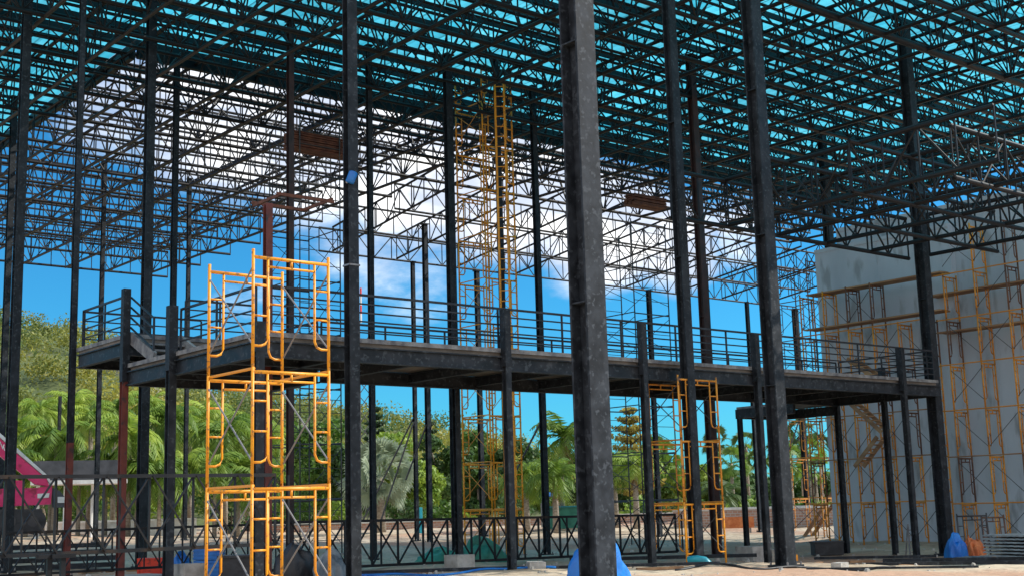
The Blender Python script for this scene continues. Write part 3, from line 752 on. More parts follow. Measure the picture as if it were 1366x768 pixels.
# steel bars lying about
def lying(px0, px1, d, lab, n=1, m='beam', s=.12, dz=0, name='steel_bar', d1=None):
    a, b = gp(px0,750,d), gp(px1,750,d1 or d); mb = MB()
    zz = max(a.z,b.z)+s*.5+dz
    a.z = zz; b.z = zz
    mb.bar(a, b, s, s*.8)
    return tag(mb.build(name, M[m]), lab, 'steel bar', 'loose steel bars')
for k, (dz, d) in enumerate(((0,31.6),(.15,31.7),(.30,31.65),(.45,31.8))):
    lying(-20, 165-8*k, d, ['lowest long dark bar of the stack at far left','second long dark bar of the stack at far left','third long dark bar of the stack at far left','top long dark bar of the stack at far left'][k], dz=dz, s=.13)
lying(1155, 1366, 29.5, 'long dark bar on the sand before the stacked sheets', s=.09)
lying(1178, 1420, 30.5, 'second dark bar lying just behind the long one before the stacked sheets', s=.11)
lying(1075, 1305, 24.5, 'thin dark bar lying nearest on the sand at lower right', s=.05)
lying(1086, 1250, 33.0, 'dark bar along the foot of the walkway posts at right', s=.08)
lying(700, 960, 25.2, 'long dark bar on the sand before the worn orange scaffold', s=.07)
lying(470, 700, 24.5, 'dark bar on the ground before the long lattice truss', s=.08)
lying(30, 262, 25.6, 'thin dark bar lying across the pale slab', s=.045, dz=.06)
lying(760, 1010, 30.5, 'dark bar lying behind the worn orange scaffold', s=.10)
p = at(-60,760,25.0); q = at(235,760,26.5)
o = MB(); n_ = Vector((-(q-p).y,(q-p).x,0)).normalized()*1.3
zt = max(gz(p.x,p.y),gz(q.x,q.y))+.07
pts = [Vector((v.x,v.y,0)) for v in (p, q, q+n_, p+n_)]
o.v = [(v.x,v.y,zt-.3) for v in pts]+[(v.x,v.y,zt) for v in pts]; o.f = [[0,1,2,3][::-1],[4,5,6,7],[0,1,5,4],[1,2,6,5],[2,3,7,6],[3,0,4,7]]
tag(o.build('pale_slab', M['block']), 'pale concrete slab on the ground at lower left under thin bars', 'slab')

# ------------------------------------------------------------------ small site objects
def blockat(px, d, s, h, lab):
    p = gp(px, 750, d); tag(MB().box((p.x,p.y,p.z+h/2-.05),(s,s,h)).build('footing_block', M['block']), lab, 'concrete block', 'concrete footing blocks')
blockat(613, 26.2, .44, .30, 'concrete block at the foot of the walkway post by the green tarp')
blockat(253, 24.3, .42, .40, 'concrete block between the red box and the yellow scaffold')
blockat(1003, 33.0, .55, .44, 'concrete block left of the second thickest column')
blockat(1036, 30.5, .40, .42, 'concrete block peeping out right of the second thickest column')
p = gp(203, 757, 28.0); t = thing('site_box', 'bright red steel box on the ground before the broad landing column', 'box', tuple(p))
rz = Matrix.Rotation(math.radians(-38), 3, 'Z')
MB().box((p.x,p.y,p.z+.19),(.52,.40,.36), rz).build('body', M['red'], t); MB().box((p.x,p.y,p.z+.385),(.55,.43,.03), rz).build('lid', M['red'], t)
c = Vector((p.x,p.y,p.z+.19)) + rz @ Vector((.03,-.205,0)); MB().box(c,(.36,.012,.25), rz).build('front_panel', M['red'], t)
c = Vector((p.x,p.y,p.z+.19)) + rz @ Vector((-.23,-.21,0)); MB().box(c,(.04,.03,.36), rz).build('corner_post', M['red'], t)
def drum(px, d, r, h, m, lab, cat='drum', name='plastic_drum'):
    p = gp(px,750,d); t = thing(name, lab, cat, tuple(p)); mb = MB()
    zs = [0]; n = 7
    pts = []; rs = []
    for i in range(n*2+1):
        pts.append((p.x,p.y,p.z+h*i/(n*2))); rs.append(r*(1 if i % 2 else .95))
    mb.tube(pts, r, 18, True, rs); mb.build('body', M[m], t, True)
    MB().tube([(p.x,p.y,p.z+h),(p.x,p.y,p.z+h+.02)], r*.9, 18).build('lid', M[m], t); return t
def heap(px, d, w, h, m, lab, cat, seed, name, sx=1., flat=1.2, rough=.18):
    p = gp(px,750,d); rr = random.Random(seed); mb = MB(); nu, nv = 44, 14
    ph = [rr.uniform(0,6.28) for _ in range(8)]
    for j in range(nv):
        f = j/(nv-1); prof_ = math.cos(f*PI/2)**(1/flat)
        for i in range(nu):
            a = 2*PI*i/nu
            k = 1+rough*(math.sin(3*a+ph[0])+.7*math.sin(5*a+ph[1]+f*3)+.6*math.sin(8*a+ph[2]+f*5)+.35*math.sin(13*a+ph[5]-f*9))*(1-.4*f)
            rr_ = w/2*prof_*k
            hh = h*math.sin(f*PI/2)**.8*(1+.22*math.sin(2*a+ph[3])*f+.12*math.sin(5*a+ph[6]))+ (.06*h*math.sin(7*a+ph[4]+f*6))
            mb.v.append((p.x+rr_*math.cos(a)*sx, p.y+rr_*math.sin(a), p.z-.03+max(0,hh)))
    for j in range(nv-1):
        for i in range(nu): mb.f.append([j*nu+i, j*nu+(i+1) % nu, (j+1)*nu+(i+1) % nu, (j+1)*nu+i])
    return tag(mb.build(name, M[m], None, True), lab, cat)
def crate(px, d, s, h, lab, k=0):
    p = gp(px,750,d); p.z += k; t = thing('plastic_crate', lab, 'crate', tuple(p), 'blue crates')
    rz = Matrix.Rotation(math.radians(-40), 3, 'Z')
    MB().box((p.x,p.y,p.z+h/2),(s,s*.8,h), rz).build('body', M['blue'], t)
    for i in range(4): MB().box((p.x,p.y,p.z+h*(.12+.25*i)),(s*1.05,s*.85,h*.07), rz).build('rib', M['blue'], t)
crate(279, 26.5, .52, .32, 'lower blue ribbed crate behind the left leg of the yellow scaffold'); crate(279, 26.5, .52, .28, 'upper blue ribbed crate behind the left leg of the yellow scaffold', .33)
heap(242, 27.5, .5, .40, 'tarp_blue', 'crumpled blue sheet beside the red box', 'tarpaulin', 2, 'crumpled_sheet')
p = gp(322, 750, 24.0); MBt = thing('black_tub', 'black plastic tub behind the middle legs of the yellow scaffold', 'tub', tuple(p))
mb = MB(); rz = Matrix.Rotation(math.radians(-40), 3, 'Z'); mb.box((p.x,p.y,p.z+.2),(.70,.5,.46), rz); mb.build('body', M['black'], MBt); MB().box((p.x,p.y,p.z+.45),(.76,.56,.04), rz).build('rim', M['black'], MBt)
heap(392, 23.5, .72, .48, 'black', 'rounded black plastic sack between the right legs of the yellow scaffold', 'sack', 5, 'plastic_sack', flat=2.2, rough=.06)
heap(440, 23.0, .55, .46, 'grey_tarp', 'crumpled grey-blue tarp at the foot of the column beside the yellow scaffold', 'tarpaulin', 7, 'crumpled_tarpaulin')
heap(590, 30.5, 1.2, .34, 'green', 'low green tarp heap behind the long lattice truss, left of the concrete-block post', 'tarpaulin', 9, 'green_tarpaulin', flat=1.0)
heap(640, 31.0, 1.0, .5, 'green', 'larger green tarp heap behind the long lattice truss, right of the concrete-block post', 'tarpaulin', 11, 'green_tarpaulin', flat=1.3)
heap(799, 14.7, .74, .80, 'tarp_blue', 'bright blue tarp draped at the foot of the thickest column', 'tarpaulin', 13, 'blue_tarpaulin', flat=1.0)
heap(1276, 34.2, .50, .52, 'tarp_blue', 'blue tarp heap at the foot of the walkway-end column, beside the orange bags', 'tarpaulin', 17, 'blue_tarpaulin', flat=2.4, rough=.12)
for k, (px, d, s, lab) in enumerate(((1293,35.2,.34,'left orange sack of the pile by the stacked sheets'),(1300,34.8,.30,'front orange sack of the pile by the stacked sheets'),(1306,35.4,.34,'right orange sack of the pile by the stacked sheets'),(1296,35.9,.40,'tallest orange sack of the pile by the stacked sheets'))):
    heap(px, d, s, s*1.0, 'orange_bag', lab, 'sack', 20+k, 'orange_sack', flat=2, rough=.12)
heap(1297, 34.0, .9, .10, 'grey_tarp', 'flat grey sheet on the ground before the orange sacks', 'sheet', 31, 'flat_sheet', flat=3)
# stacked corrugated sheets
a = gp(1313,745,33.0); b = gp(1420,745,31.0); dv = (b-a); dv.z = 0
base = max(a.z,b.z)+.06
for k in range(8):
    mb = MB(); n = 24; u_ = dv.normalized(); w_ = Vector((-u_.y,u_.x,0))*1.0; z = base+.078*k; off = u_*R.uniform(-.03,.03)
    for i in range(n+1):
        zz = z+(.012 if i % 2 else 0)
        for wv in (0, 1):
            q = a+off+dv*i/n+w_*wv
            mb.v += [(q.x,q.y,zz),(q.x,q.y,zz+.035)]
    for i in range(n):
        o_ = i*4; p_ = o_+4
        mb.f += [[o_+1,p_+1,p_+3,o_+3],[o_,o_+2,p_+2,p_],[o_,p_,p_+1,o_+1],[o_+2,o_+3,p_+3,p_+2]]
    mb.f += [[0,1,3,2],[n*4,n*4+2,n*4+3,n*4+1]]
    tag(mb.build('corrugated_sheet', M['sheet']), 'grey corrugated sheet in the neat stack at the lower right edge', 'metal sheet', 'stack of grey corrugated sheets')
o = heap(1365, 32.5, .1, .05, 'block', 'small pale lump lying beside the stacked sheets', 'stone', 33, 'stone')
rr = random.Random(99); mb = MB()
for _ in range(900):
    x, y = rr.uniform(5,34), rr.uniform(13,36); r_ = rr.uniform(.015,.05)*(1 if rr.random() < .93 else 2); z = gz(x,y)
    q = [Vector((rr.uniform(.6,1.2)*r_*math.cos(a), rr.uniform(.6,1.2)*r_*math.sin(a), 0)) for a in (0,1.2,2.5,3.8,5.1)]
    i = len(mb.v); mb.v += [(x+v.x,y+v.y,z-.01) for v in q]+[(x+v.x*.6,y+v.y*.6,z+r_*rr.uniform(.5,1)) for v in q]
    mb.f += [[i+k,i+(k+1) % 5,i+5+(k+1) % 5,i+5+k] for k in range(5)]+[[i+5,i+6,i+7,i+8,i+9]]
tag(mb.build('rubble', M['block'], base=False), 'small stones and rubble scattered over the sandy ground', 'rubble', kind='stuff')
for k, (px, d, l, a_, mm, lab) in enumerate(((1090,31,.8,.4,'plank','short timber offcut on the sand left of the walkway-end column'),(1150,31.5,.6,-.7,'plank','timber offcut lying across the sand near the right walkway posts'),(1212,29,.5,1.3,'plank','short timber piece just before the long dark bars at right'),
        (880,24.6,.9,-.5,'plank','timber offcut before the worn orange scaffold'),(560,25,.7,.3,'plank','timber offcut before the long lattice truss'),(715,24.2,.5,1.,'block','broken block piece left of the blue tarp'),(1120,26,.35,.2,'block','broken block piece nearest at lower right'),
        (130,30,1.1,.5,'plank','pale board lying behind the concrete slab at lower left'),(160,30.5,.8,-.2,'plank','second board by the red box'),(40,29,.9,.8,'plank','board on the ground at the far left below the stack'))):
    p = gp(px,750,d); tag(MB().box((p.x,p.y,p.z+.035),(l,.12 if mm == 'plank' else l*.6,.05 if mm == 'plank' else .16), Matrix.Rotation(a_,3,'Z')).build('timber_offcut' if mm == 'plank' else 'broken_block', M[mm]), lab, 'timber' if mm == 'plank' else 'concrete piece')
for k, (pts_, mm, lab) in enumerate((([(900,24.3),(960,25.2),(1010,24.6),(1090,25.6),(1150,25.0),(1200,26.2)],'black','black hose snaking over the sand below the second thickest column'),([(480,23.6),(530,24.2),(600,23.5),(680,24.4),(750,23.9)],'tarp_blue','blue hose lying on the ground before the long lattice truss'))):
    P_ = []
    for (x0_, d0_), (x1_, d1_) in zip(pts_, pts_[1:]):
        for q in range(8):
            f = q/8; f2 = f*f*(3-2*f); v = gp(x0_+(x1_-x0_)*f, 750, d0_+(d1_-d0_)*f2); v.z += .02; P_.append(v)
    tag(MB().tube(P_, .022, 6).build('hose', M[mm], None, True), lab, 'hose')
# teal pipe elbow
p = gp(938, 745, 26.0)
tag(MB().tube([p+Vector((-.16,.26,.13)), p+Vector((-.06,.1,.15)), p+Vector((.03,-.02,.12)), p+Vector((.07,-.08,.05)), p+Vector((.09,-.11,-.04))], .075, 14).build('pipe_elbow', M['teal'], None, True), 'teal plastic pipe elbow lying at the foot of the worn orange scaffold', 'pipe')
# orange barrier, dark tank, small sign
p = gp(984, 717, 50); t = thing('orange_barrier', 'orange board barrier standing before the pink brick wall', 'barrier', tuple(p))
rz = Matrix.Rotation(math.radians(-40), 3, 'Z')
MB().box((p.x,p.y,p.z+.42),(1.3,.06,.42), rz).build('board', M['orange_bag'], t)
for s in (-.5,.5):
    c = p+rz @ Vector((s,0,.2)); MB().box(c,(.07,.05,.46), rz).build('leg', M['galv'], t)
p = gp(1103, 728, 37); t = thing('dark_skip', 'low black open container by the ground stair left of the wall', 'container', tuple(p))
rz = Matrix.Rotation(math.radians(-38), 3, 'Z'); MB().box((p.x,p.y,p.z+.18),(.78,.5,.34), rz).build('body', M['black'], t); MB().box((p.x,p.y,p.z+.36),(.84,.56,.04), rz).build('rim', M['black'], t)
p = gp(1058, 742, 29); t = thing('small_sign', 'small yellow marker board on the sand right of the second thickest column', 'sign', tuple(p))
MB().box((p.x,p.y,p.z+.14),(.20,.02,.13), rz).build('board', M['yellow'], t)
for s in (-.07,.07): MB().box(p+rz @ Vector((s,.01,.05)),(.02,.02,.12), rz).build('leg', M['galv'], t)
# wooden trestle
p = gp(1218, 745, 34.5); t = thing('step_ladder', 'pale narrow step ladder standing between the right walkway posts', 'ladder', tuple(p))
for s in (-.1,.1):
    MB().bar(p+Vector((s*.77-.06,-s*.64-.08,0)), p+Vector((s*.5,-s*.4,.85)), .03).build('rail', M['galv'], t)
    MB().bar(p+Vector((s*.77+.16,-s*.64+.2,0)), p+Vector((s*.5+.02,-s*.4+.02,.83)), .025).build('rear_leg', M['galv'], t)
for i in range(1,6): MB().bar(p+Vector((-.077-.06*(1-i/6),.064-.08*(1-i/6),.14*i)), p+Vector((.077-.06*(1-i/6),-.064-.08*(1-i/6),.14*i)), .025).build('step', M['galv'], t)
# small blue fitting on the column
q = at(469, 237, 21.6); t = thing('blue_fitting', 'small blue capsule fitting bracketed high on the column by the yellow scaffold', 'fitting', tuple(q))
ax = (rt*.35+Vector((0,0,.9))).normalized(); MB().tube([q-ax*.11, q-ax*.09, q+ax*.09, q+ax*.11], .08, 12, True, [.05,.08,.08,.05]).build('body', M['blue'], t, True)
MB().bar(q-rt*.09-Vector((0,0,.1)), q-rt*.02, .035).build('bracket', M['galv'], t)
for py, lab in ((332,'pale strap round the column by the yellow scaffold'),):
    q = Vector((11.72,18.3,at(460,py+22,21.7).z)); s = .205
    mb = MB()
    for (a_, b_) in (((-s/2,-s/2-.006),(s/2,-s/2-.006)),((-s/2-.006,-s/2),(-s/2-.006,s/2)),((-s/2,s/2+.006),(s/2,s/2+.006)),((s/2+.006,-s/2),(s/2+.006,s/2))):
        mb.bar((q.x+a_[0],q.y+a_[1],q.z),(q.x+b_[0],q.y+b_[1],q.z),.01,.03)
    tag(mb.build('pipe_strap', M['galv']), lab, 'strap')
# leaning struts beside the free-standing columns
for (a_, b_, d, lab) in (((552,556),(484,694),52,'long leaning strut from the strutted thin column down to the left'),((552,562),(508,694),51,'second leaning strut just inside the long one'),((569,566),(541,640),50,'short leaning strut between the two free-standing columns'),
                         ((720,565),(682,640),42,'leaning strut beside the slim grey-black column'),((1066,560),(1032,660),62,'leaning strut beside the column before the thin palms')):
    p, q = at(*a_, d), at(*b_, d); tag(MB().tube([p, q], .035, 5).build('leaning_strut', M['dark_tube']), lab, 'strut', 'leaning struts')
# lattice mast
p = at(483, 590, 70); t = thing('lattice_mast', 'slim blue-grey lattice mast with a red and white tip far behind the yellow-scaffold column', 'mast', (p.x,p.y,gz(p.x,p.y)))
z0, z1, z2 = gz(p.x,p.y), at(483,430,70).z, at(483,384,70).z; s = .32
for sx, sy in ((-s,-s),(s,-s),(0,s)): rod('mast_leg', (p.x+sx,p.y+sy,z0), (p.x+sx,p.y+sy,z1), .05, M['dark_tube'], t, 5)
mb = MB(); z = z0; k = 0; cs = [(-s,-s),(s,-s),(0,s)]
while z < z1-.8:
    for i in range(3):
        a_, b_ = cs[i], cs[(i+1) % 3]; mb.bar((p.x+a_[0],p.y+a_[1],z),(p.x+b_[0],p.y+b_[1],z+.8),.035)
    z += .8
mb.build('lacing', M['dark_tube'], t)
for i in range(4):
    MB().tube([(p.x,p.y,z1+(z2-z1)*i/4),(p.x,p.y,z1+(z2-z1)*(i+1)/4)], .06, 6).build('tip_section', M['red'] if i % 2 else M['white'], t)

# ------------------------------------------------------------------ far walls, sheds, crane
def lowwall(pa, pb, h, m, lab, th=.25, cop=None, name='low_wall'):
    a, b = pa, pb; z0 = min(gz(a.x,a.y),gz(b.x,b.y)); dv = Vector((b.x-a.x,b.y-a.y,0)); c = (a+b)/2
    ang = math.atan2(dv.y,dv.x); rz = Matrix.Rotation(ang,3,'Z'); t = thing(name, lab, 'wall', (c.x,c.y,z0))
    mb = MB().box((0,0,(z0+h-(z0-.4))/2+(z0-.4)-z0),(dv.length,th,h+.4)); o = bpy.data.objects.new('masonry', mb.mesh('masonry', M[m])); C.objects.link(o); o.parent = t; o.rotation_euler = (0,0,ang); WL[o.name] = WL[t.name]
    mb = MB().box((0,0,h+.05),(dv.length,th+.12,.10)); o = bpy.data.objects.new('coping', mb.mesh('coping', M[cop or 'white'])); C.objects.link(o); o.parent = t; o.rotation_euler = (0,0,ang); WL[o.name] = WL[t.name]
    return t
lowwall(at(900,700,58), at(1128,700,55), .72, 'brick', 'low pink brick wall at right before the thin palms')
lowwall(at(350,700,68), at(905,700,66), .36, 'brick', 'long low terracotta wall behind the site before the green trees')
lowwall(at(60,700,66), at(262,700,66), .75, 'white', 'long pale low wall behind the left lattice trusses')
p, q = at(45,640,56), at(166,640,56); c = (p+q)/2; dv = q-p; ang = math.atan2(dv.y,dv.x)
t = thing('long_shed', 'long dark roofed shed before the bright palms at left', 'shed', (c.x,c.y,gz(c.x,c.y))); rz = Matrix.Rotation(ang,3,'Z')
zt_, zb_ = at(100,615,56).z, at(100,640,56).z
MB().box((c.x,c.y,(zt_+zb_)/2),(dv.length,2.0,zt_-zb_), rz).build('roof_fascia', M['shed'], t)
MB().box((c.x,c.y,zb_-.10),(dv.length*1.05,2.1,.16), rz).build('gutter', M['white'], t)
for s in (-.45,-.15,.15,.45):
    k = c+rz @ Vector((dv.length*s,0,0)); MB().bar((k.x,k.y,gz(k.x,k.y)-.1),(k.x,k.y,zb_-.18),.12).build('post', M['white'], t)
# green container and blue awning
c = gp(752,690,60); t = thing('site_hut', 'turquoise site hut seen left of the thickest column', 'hut', tuple(c)); rz = Matrix.Rotation(math.radians(-40),3,'Z')
zt_ = at(752,676,60).z; MB().box((c.x,c.y,(c.z+zt_)/2),(1.4,1.2,zt_-c.z), rz).build('wall', M['green'], t); MB().box((c.x,c.y,zt_+.03),(1.55,1.35,.06), rz).build('roof', M['teal'], t)
c = gp(738,690,62); t = thing('blue_awning', 'bright blue awning above the turquoise hut', 'awning', tuple(c)); zt_ = at(738,659,62).z
mb = MB(); mb.box((c.x,c.y,zt_),(1.3,1.0,.05), rz @ Matrix.Rotation(.18,3,'X')); mb.build('canopy', M['tarp_blue'], t)
for s in (-.55,.55):
    k = c+rz @ Vector((s,0,0)); MB().bar((k.x,k.y,c.z),(k.x,k.y,zt_),.05).build('post', M['galv'], t)
c = gp(559,700,60); tag(MB().tube([(c.x,c.y,c.z),(c.x,c.y,at(559,676,60).z)], .17, 8).build('water_pipe', M['teal']), 'teal upright pipe beside the strutted thin column', 'pipe')
# crimson crane
DC = 33.0
def cp(x, y, dd=0): return at(x, y, DC+dd)
c0 = at(40,700,DC); crane = thing('mobile_crane', 'crimson mobile crane with white stripes at the left edge', 'crane', (c0.x,c0.y,gz(c0.x,c0.y)))
nrm = Vector((c0.x,c0.y,0)).normalized()
def slab(pts, th, nm, m, parent, off=0):
    n = len(pts); P = [cp(*p)+nrm*off for p in pts]; mb = MB()
    mb.v = [tuple(p) for p in P]+[tuple(p+nrm*th) for p in P]
    mb.f = [list(range(n)), list(range(2*n-1,n-1,-1))]+[[i,(i+1) % n,(i+1) % n+n,i+n][::-1] for i in range(n)]
    return mb.build(nm, M[m], parent)
boom = slab([(-60,530),(-60,560),(-2,606),(46,645),(66,648),(62,638),(22,604)], .7, 'boom', 'pink', crane)
slab([(-60,524),(-60,529),(22,603),(62,637),(68,648),(70,646),(64,634),(24,598)], .74, 'boom_edge', 'white', boom, -.02)
slab([(20,640),(30,640),(33,662),(26,670)], .5, 'brace_arm', 'pink', crane, .1)
slab([(-40,654),(20,650),(50,650),(70,646),(68,672),(20,674),(-40,678)], .9, 'turntable', 'pink', crane, .05)
slab([(50,658),(66,657),(65,663),(50,664)], .03, 'stripe', 'white', crane, .015)
slab([(-60,680),(56,678),(58,690),(-60,694)], 1.2, 'carrier_body', 'dark_tube', crane, .0)
slab([(70,650),(80,654),(88,664),(88,676),(70,676)], .8, 'counterweight', 'shed', crane, .1)
slab([(77,662),(87,662),(87,670),(77,670)], .03, 'plate', 'white', crane, .06)
for i, (x0, y0, x1, y1) in enumerate(((1,591,3,598),(2.5,598,5,592),(4,593,5.5,600),(-4,587,-2,594),(-1.5,594,0,588))):
    slab([(x0,y0),(x0+1.2,y0+.6),(x1+1.2,y1+.6),(x1,y1)], .012, 'lettering', 'white', boom, -.015)
for px in (-20, 14, 44):
    w = at(px, 692, DC-.1); wh = MB().tube([w-nrm*.02+Vector((0,0,-.05)), w+nrm*.28+Vector((0,0,-.05))], .30, 18).build('wheel', M['black'], crane)
    MB().tube([w-nrm*.04+Vector((0,0,-.05)), w-nrm*.02+Vector((0,0,-.05))], .13, 12).build('rim', M['dark_tube'], wh)

# ------------------------------------------------------------------ vegetation
def broadtree(px, ytop, d, wpx, label, lm='leaf', seed=0, n=3200, name='leafy_tree', cat='tree', group='leafy trees behind the site', zlow=.12, size=.30):
    rr = random.Random(seed); b = gp(px, 700, d); top = at(px, ytop, d).z; h = top-b.z; w = wpx*d/F
    t = thing(name, label, cat, tuple(b), group); tr = MB()
    bend = Vector((rr.uniform(-.1,.1)*w, rr.uniform(-.1,.1)*w, 0))
    tr.tube([b-Vector((0,0,.1)), b+bend*.4+Vector((0,0,h*.3)), b+bend+Vector((0,0,h*.62))], .1, 8, True, [h*.035,h*.027,h*.014])
    cl = []
    for i in range(16):
        a = rr.uniform(0,6.28); q = rr.random()**.5*w*.42; f = rr.uniform(zlow+.12,.92)
        lim = 1-abs(f-.5)*1.05
        c = b+bend+Vector((math.cos(a)*q*lim, math.sin(a)*q*lim, h*f)); cl.append((c, w*rr.uniform(.14,.25)*(1.1-f*.3)))
        if i < 8: tr.tube([b+bend*.6+Vector((0,0,h*.38)), (b+bend+c)/2+Vector((0,0,h*.12)), c], .05, 5, True, [h*.014,h*.009,h*.004])
    tr.build('trunk', M['bark'], t, True); mb = MB(); tot = sum(r*r for _, r in cl)
    for c, r in cl: leaf_clump(mb, c, r, int(n*r*r/tot), size, .8, rr)
    mb.build('crown', M[lm], t)
    return t
def palm(px, ytop, d, label, lm='leaf_palm', seed=0, nf=26, fl=1.9, group='palms behind the site', fan=False, droop=1.0, trunk_r=.13, name='palm_tree', skirt=False, lean=0):
    rr = random.Random(seed); b = gp(px, 700, d); top = at(px, ytop, d); h = top.z-b.z-fl*.42
    if h < .25: h = .25
    t = thing(name, label, 'palm', tuple(b), group); c = b+Vector((lean*.77,-lean*.64,h))
    MB().tube([b-Vector((0,0,.1)), b+Vector((lean*.3*.77,-lean*.3*.64,h*.5)), c], .1, 8, True, [trunk_r*1.35,trunk_r,trunk_r*.85]).build('trunk', M['palm_bark'], t, True)
    mb = MB()
    for i in range(nf):
        az = 2*PI*(i*.618 % 1)+rr.uniform(-.2,.2); el = rr.uniform(-.35,1.35) if not fan else rr.uniform(-.8,1.5); L_ = fl*rr.uniform(.8,1.1)
        hd = Vector((math.cos(az),math.sin(az),0)); side = Vector((-hd.y,hd.x,0)); p = c.copy(); n = 7; e = el; pts = [p.copy()]; tg = []
        for k in range(n):
            dirv = hd*math.cos(e)+Vector((0,0,1))*math.sin(e); tg.append(dirv); p = p+dirv*L_/n; pts.append(p.copy()); e -= (.22 if not fan else .06)*droop*(1+k*.12)
        if fan:
            stem = pts[4]; dirv = tg[4]; tw = rr.uniform(-1.3,1.3); side = (side*math.cos(tw)+side.cross(dirv)*math.sin(tw)).normalized(); upv = side.cross(dirv)
            for k in range(-7, 8):
                a = k*.19; dd = (dirv*math.cos(a)+side*math.sin(a)).normalized(); ln = L_*.48*rr.uniform(.85,1.05)
                tip = stem+dd*ln-Vector((0,0,ln*.18)); pw = dd.cross(upv).normalized()*.035*L_
                mb.face([stem, stem+dd*ln*.6+pw, tip, stem+dd*ln*.6-pw])
            mb.face([pts[0]-side*.02, pts[0]+side*.02, stem+side*.012, stem-side*.012])
        else:
            for k in range(1, n+1):
                dirv = tg[min(k-1,n-1)]
                for q in (0, .5):
                    base = pts[k]+(pts[k]-pts[k-1])*(-q)
                    s = L_*.30*math.sin(PI*min(.97,(k-q)/n*.86+.13))**.7
                    for sg in (-1, 1):
                        tip = base+side*sg*s*.78+dirv*s*.55-Vector((0,0,s*.5*droop)); w_ = dirv*L_*.034
                        mb.face([base-w_, base+w_, tip])
            for k in range(n): mb.face([pts[k]-side*.018, pts[k]+side*.018, pts[k+1]+side*.014, pts[k+1]-side*.014])
    mb.build('fronds', M[lm], t)
    if skirt:
        mb = MB()
        for i in range(40):
            az = rr.uniform(0,6.28); hd = Vector((math.cos(az),math.sin(az),0)); sd_ = Vector((-hd.y,hd.x,0))
            p = c-Vector((0,0,rr.uniform(0,fl*.45))); q = p+hd*fl*rr.uniform(.1,.28)-Vector((0,0,fl*rr.uniform(.2,.5))); mb.face([p-sd_*.05,p+sd_*.05,q])
        mb.build('dead_fronds', M['dead'], t)
    return t
def conifer(px, ytop, d, wpx, label, lm='needle', seed=0, tiers=11, gap=.6):
    rr = random.Random(seed); b = gp(px,700,d); top = at(px,ytop,d).z; h = top-b.z; w = wpx*d/F
    t = thing('conifer_tree', label, 'tree', tuple(b), 'conifers behind the site')
    MB().tube([b-Vector((0,0,.1)), b+Vector((0,0,h*.5)), b+Vector((0,0,h))], .1, 7, True, [h*.022,h*.015,.02]).build('trunk', M['bark'], t, True)
    mb = MB()
    for i in range(tiers):
        f = .22+.76*i/(tiers-1); r = w/2*(1-(f-.22)/.80)**.8+.12; nb = 9
        for k in range(nb):
            az = 2*PI*(k+.5*(i % 2))/nb+rr.uniform(-.2,.2); hd = Vector((math.cos(az),math.sin(az),.12)); rl = r*rr.uniform(.75,1.1)
            for q in range(7):
                s = (q+.6)/7; c = b+Vector((0,0,h*f+rl*s*s*.22))+hd*rl*s
                leaf_clump(mb, c, .11*w*(1.1-.5*s)*gap+.04, 8, .26, .5, rr)
    mb.build('crown', M[lm], t); return t
def pick(lst, i): return lst[i % len(lst)]
# left bright palms
sp = [(18,548,62),(48,530,70),(72,556,60),(92,520,74),(118,538,64),(150,528,70),(170,552,60),(196,522,72),(222,536,63),(252,546,70),(276,530,76),(300,556,64),(330,548,72),(352,566,66),(-20,540,66)]
for i, (px, yt, d) in enumerate(sp):
    palm(px, yt, d, 'lush bright green palm with hanging fronds in the thicket at left', ['leaf_palm_bright','leaf_palm'][i % 3 == 2], 40+i, 34, R.uniform(1.6,2.3), 'bright palms in the left thicket', droop=1.1, trunk_r=.11)
sp = [(0,600,56),(34,610,57),(66,596,58),(104,604,57),(140,600,58),(182,596,57),(212,606,56),(244,598,58),(286,604,57),(318,598,58),(346,610,57)]
for i, (px, yt, d) in enumerate(sp):
    palm(px, yt, d+3, 'low arching palm clump at the front of the left thicket', ['leaf_palm','leaf_palm_bright'][i % 2], 80+i, 30, R.uniform(1.7,2.2), 'low palm clumps in the left thicket', droop=1.2, trunk_r=.08)
# broad trees
bt = [(60,590,92,150,'leaf_dark','dark broad tree standing behind the left palms near the crane'),(170,584,95,150,'leaf_dark','dark broad tree behind the left palms and landing post'),
      (300,572,90,120,'leaf','mid green tree left behind the tall yellow scaffold'),(378,566,84,110,'leaf','mid green tree right behind the dark red-brown column'),(432,558,78,105,'leaf','dense green tree just left of the yellow-scaffold column'),
      (470,590,72,80,'leaf_dark','darker tree behind the pale fan palm on its left'),(528,576,84,100,'leaf_bright','light green tree behind the pale fan palm'),(560,604,76,80,'leaf_bright','yellow-green tree beside the strutted thin column'),
      (600,572,82,90,'leaf_dark','dark green tree between the free-standing columns and the green tarp post'),(640,566,86,95,'leaf','green tree behind the tall slender yellow tower'),(690,586,84,90,'leaf_dark','dark green tree right of the column with the orange ladder'),
      (640,620,68,70,'leaf_dark','low dark tree at the foot of the tall slender yellow tower'),(730,618,76,80,'leaf','green tree behind the turquoise hut'),(775,600,90,90,'leaf_dark','tree hidden mostly by the thickest column'),
      (835,610,86,90,'leaf_dark','dark tree under the golden conifer'),(885,588,84,80,'leaf','green tree seen through the worn orange scaffold'),(925,600,80,70,'leaf_bright','bright green tree behind the right side of the worn orange scaffold'),
      (965,640,80,70,'leaf','rounded green tree under the thin palms beside the worn orange scaffold'),(1005,632,88,80,'leaf_dark','dark rounded tree left of the second thickest column'),(1050,640,92,80,'leaf','green tree under the thin palms right of the second thickest column'),
      (1095,632,90,80,'leaf_dark','dark tree beside the left end of the grey wall'),(1130,640,90,60,'leaf','tree mostly hidden by the grey wall')]
for i, (px, yt, d, w, lm, lab) in enumerate(bt): broadtree(px, yt, d, w, lab, lm, 200+i, 4600)
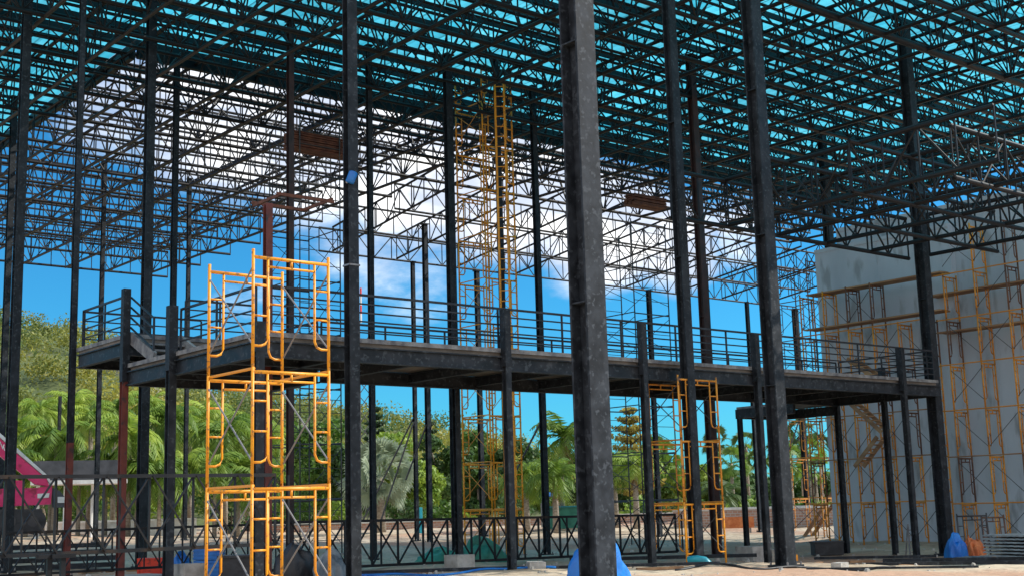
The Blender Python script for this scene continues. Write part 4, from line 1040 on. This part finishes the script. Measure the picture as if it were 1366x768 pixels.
sh = [(405,668,66),(455,672,64),(540,668,66),(590,672,64),(620,668,66),(690,664,66),(800,668,66),(850,664,66),(890,670,64),(940,672,66),(985,670,66),(1020,672,66),(1075,668,66),(1105,670,64),(30,660,62),(110,664,62),(225,660,62),(310,662,62),(360,664,64)]
for i, (px, yt, d) in enumerate(sh): broadtree(px, yt, d+6, 62, 'low green shrub at the foot of the trees', ['leaf','leaf_bright','leaf_dark'][i % 3], 300+i, 700, 'shrub', 'shrub', 'low shrubs before the trees', -.05, .24)
conifer(502, 543, 84, 62, 'dark layered conifer rising above the trees beside the slim column', 'needle', 1, 12)
conifer(578, 562, 92, 34, 'narrow dark conifer behind the free-standing columns', 'needle', 2, 10)
conifer(846, 545, 80, 92, 'golden sparse conifer right of the thickest column', 'needle_gold', 3, 9, .8)
# pale fan palm
palm(508, 612, 61, 'big pale silver-green fan palm low behind the long lattice truss', 'leaf_silver', 11, 64, 1.95, None, fan=True, trunk_r=.2, name='fan_palm')
palm(748, 556, 60, 'tall coconut palm leaning left of the thickest column', 'leaf_palm', 12, 30, 2.2, None, lean=.3, skirt=True, name='coconut_palm')
palm(742, 612, 56, 'shorter coconut palm with drooping fronds above the turquoise hut', 'leaf_palm', 13, 28, 1.7, None, skirt=True, name='coconut_palm')
palm(703, 610, 58, 'broad yellow-green palm right of the orange ladder', 'leaf_palm_bright', 14, 32, 1.9, None, droop=1.3)
palm(822, 600, 60, 'shaggy palm with brown dead fronds right of the thickest column', 'leaf_palm', 15, 30, 1.6, None, skirt=True)
palm(850, 600, 58, 'second shaggy palm beside the post left of the worn orange scaffold', 'leaf_palm_bright', 16, 30, 1.6, None, skirt=True)
palm(880, 598, 62, 'palm with two pale trunks beside it seen through the worn orange scaffold', 'leaf_palm', 17, 28, 1.4, None, fan=True)
tp_ = [(962,578,74,'tallest thin fan palm right of the worn orange scaffold'),(980,606,66,'thin leaning fan palm left of the second thickest column',),(1001,584,80,'thin fan palm peeping between the two walkway posts'),(1016,598,78,'thin fan palm just left of the second thickest column'),
       (1047,590,78,'thin fan palm close right of the second thickest column'),(1059,602,66,'thin fan palm with a full crown left of the column before the palms'),(1075,566,80,'tallest thin fan palm near the left end of the grey wall'),(1086,594,72,'thin fan palm behind the ground stair'),(1100,588,76,'thin fan palm beside the left edge of the grey wall'),(1092,616,70,'shorter fan palm behind the rusty scaffold tower')]
for i, v in enumerate(tp_): palm(v[0], v[1], v[2], v[3], 'leaf_palm' if i % 2 else 'leaf_palm_dark', 60+i, 26, 1.05, 'thin fan palms at right', fan=True, trunk_r=.10, skirt=i % 2 == 0)
palm(966, 640, 64, 'low bushy feather palm under the thin palms', 'leaf_palm_dark', 75, 30, 1.7, None)

for o in SC.objects:
    if o.get('category') and not o.get('kind'): o['kind'] = 'thing'
# ------------------------------------------------------------------ real size
for o in SC.objects:
    if o.parent is None and o.type in ('MESH', 'EMPTY'):
        o.location = Vector(o.location)*SCALE; o.scale = Vector(o.scale)*SCALE
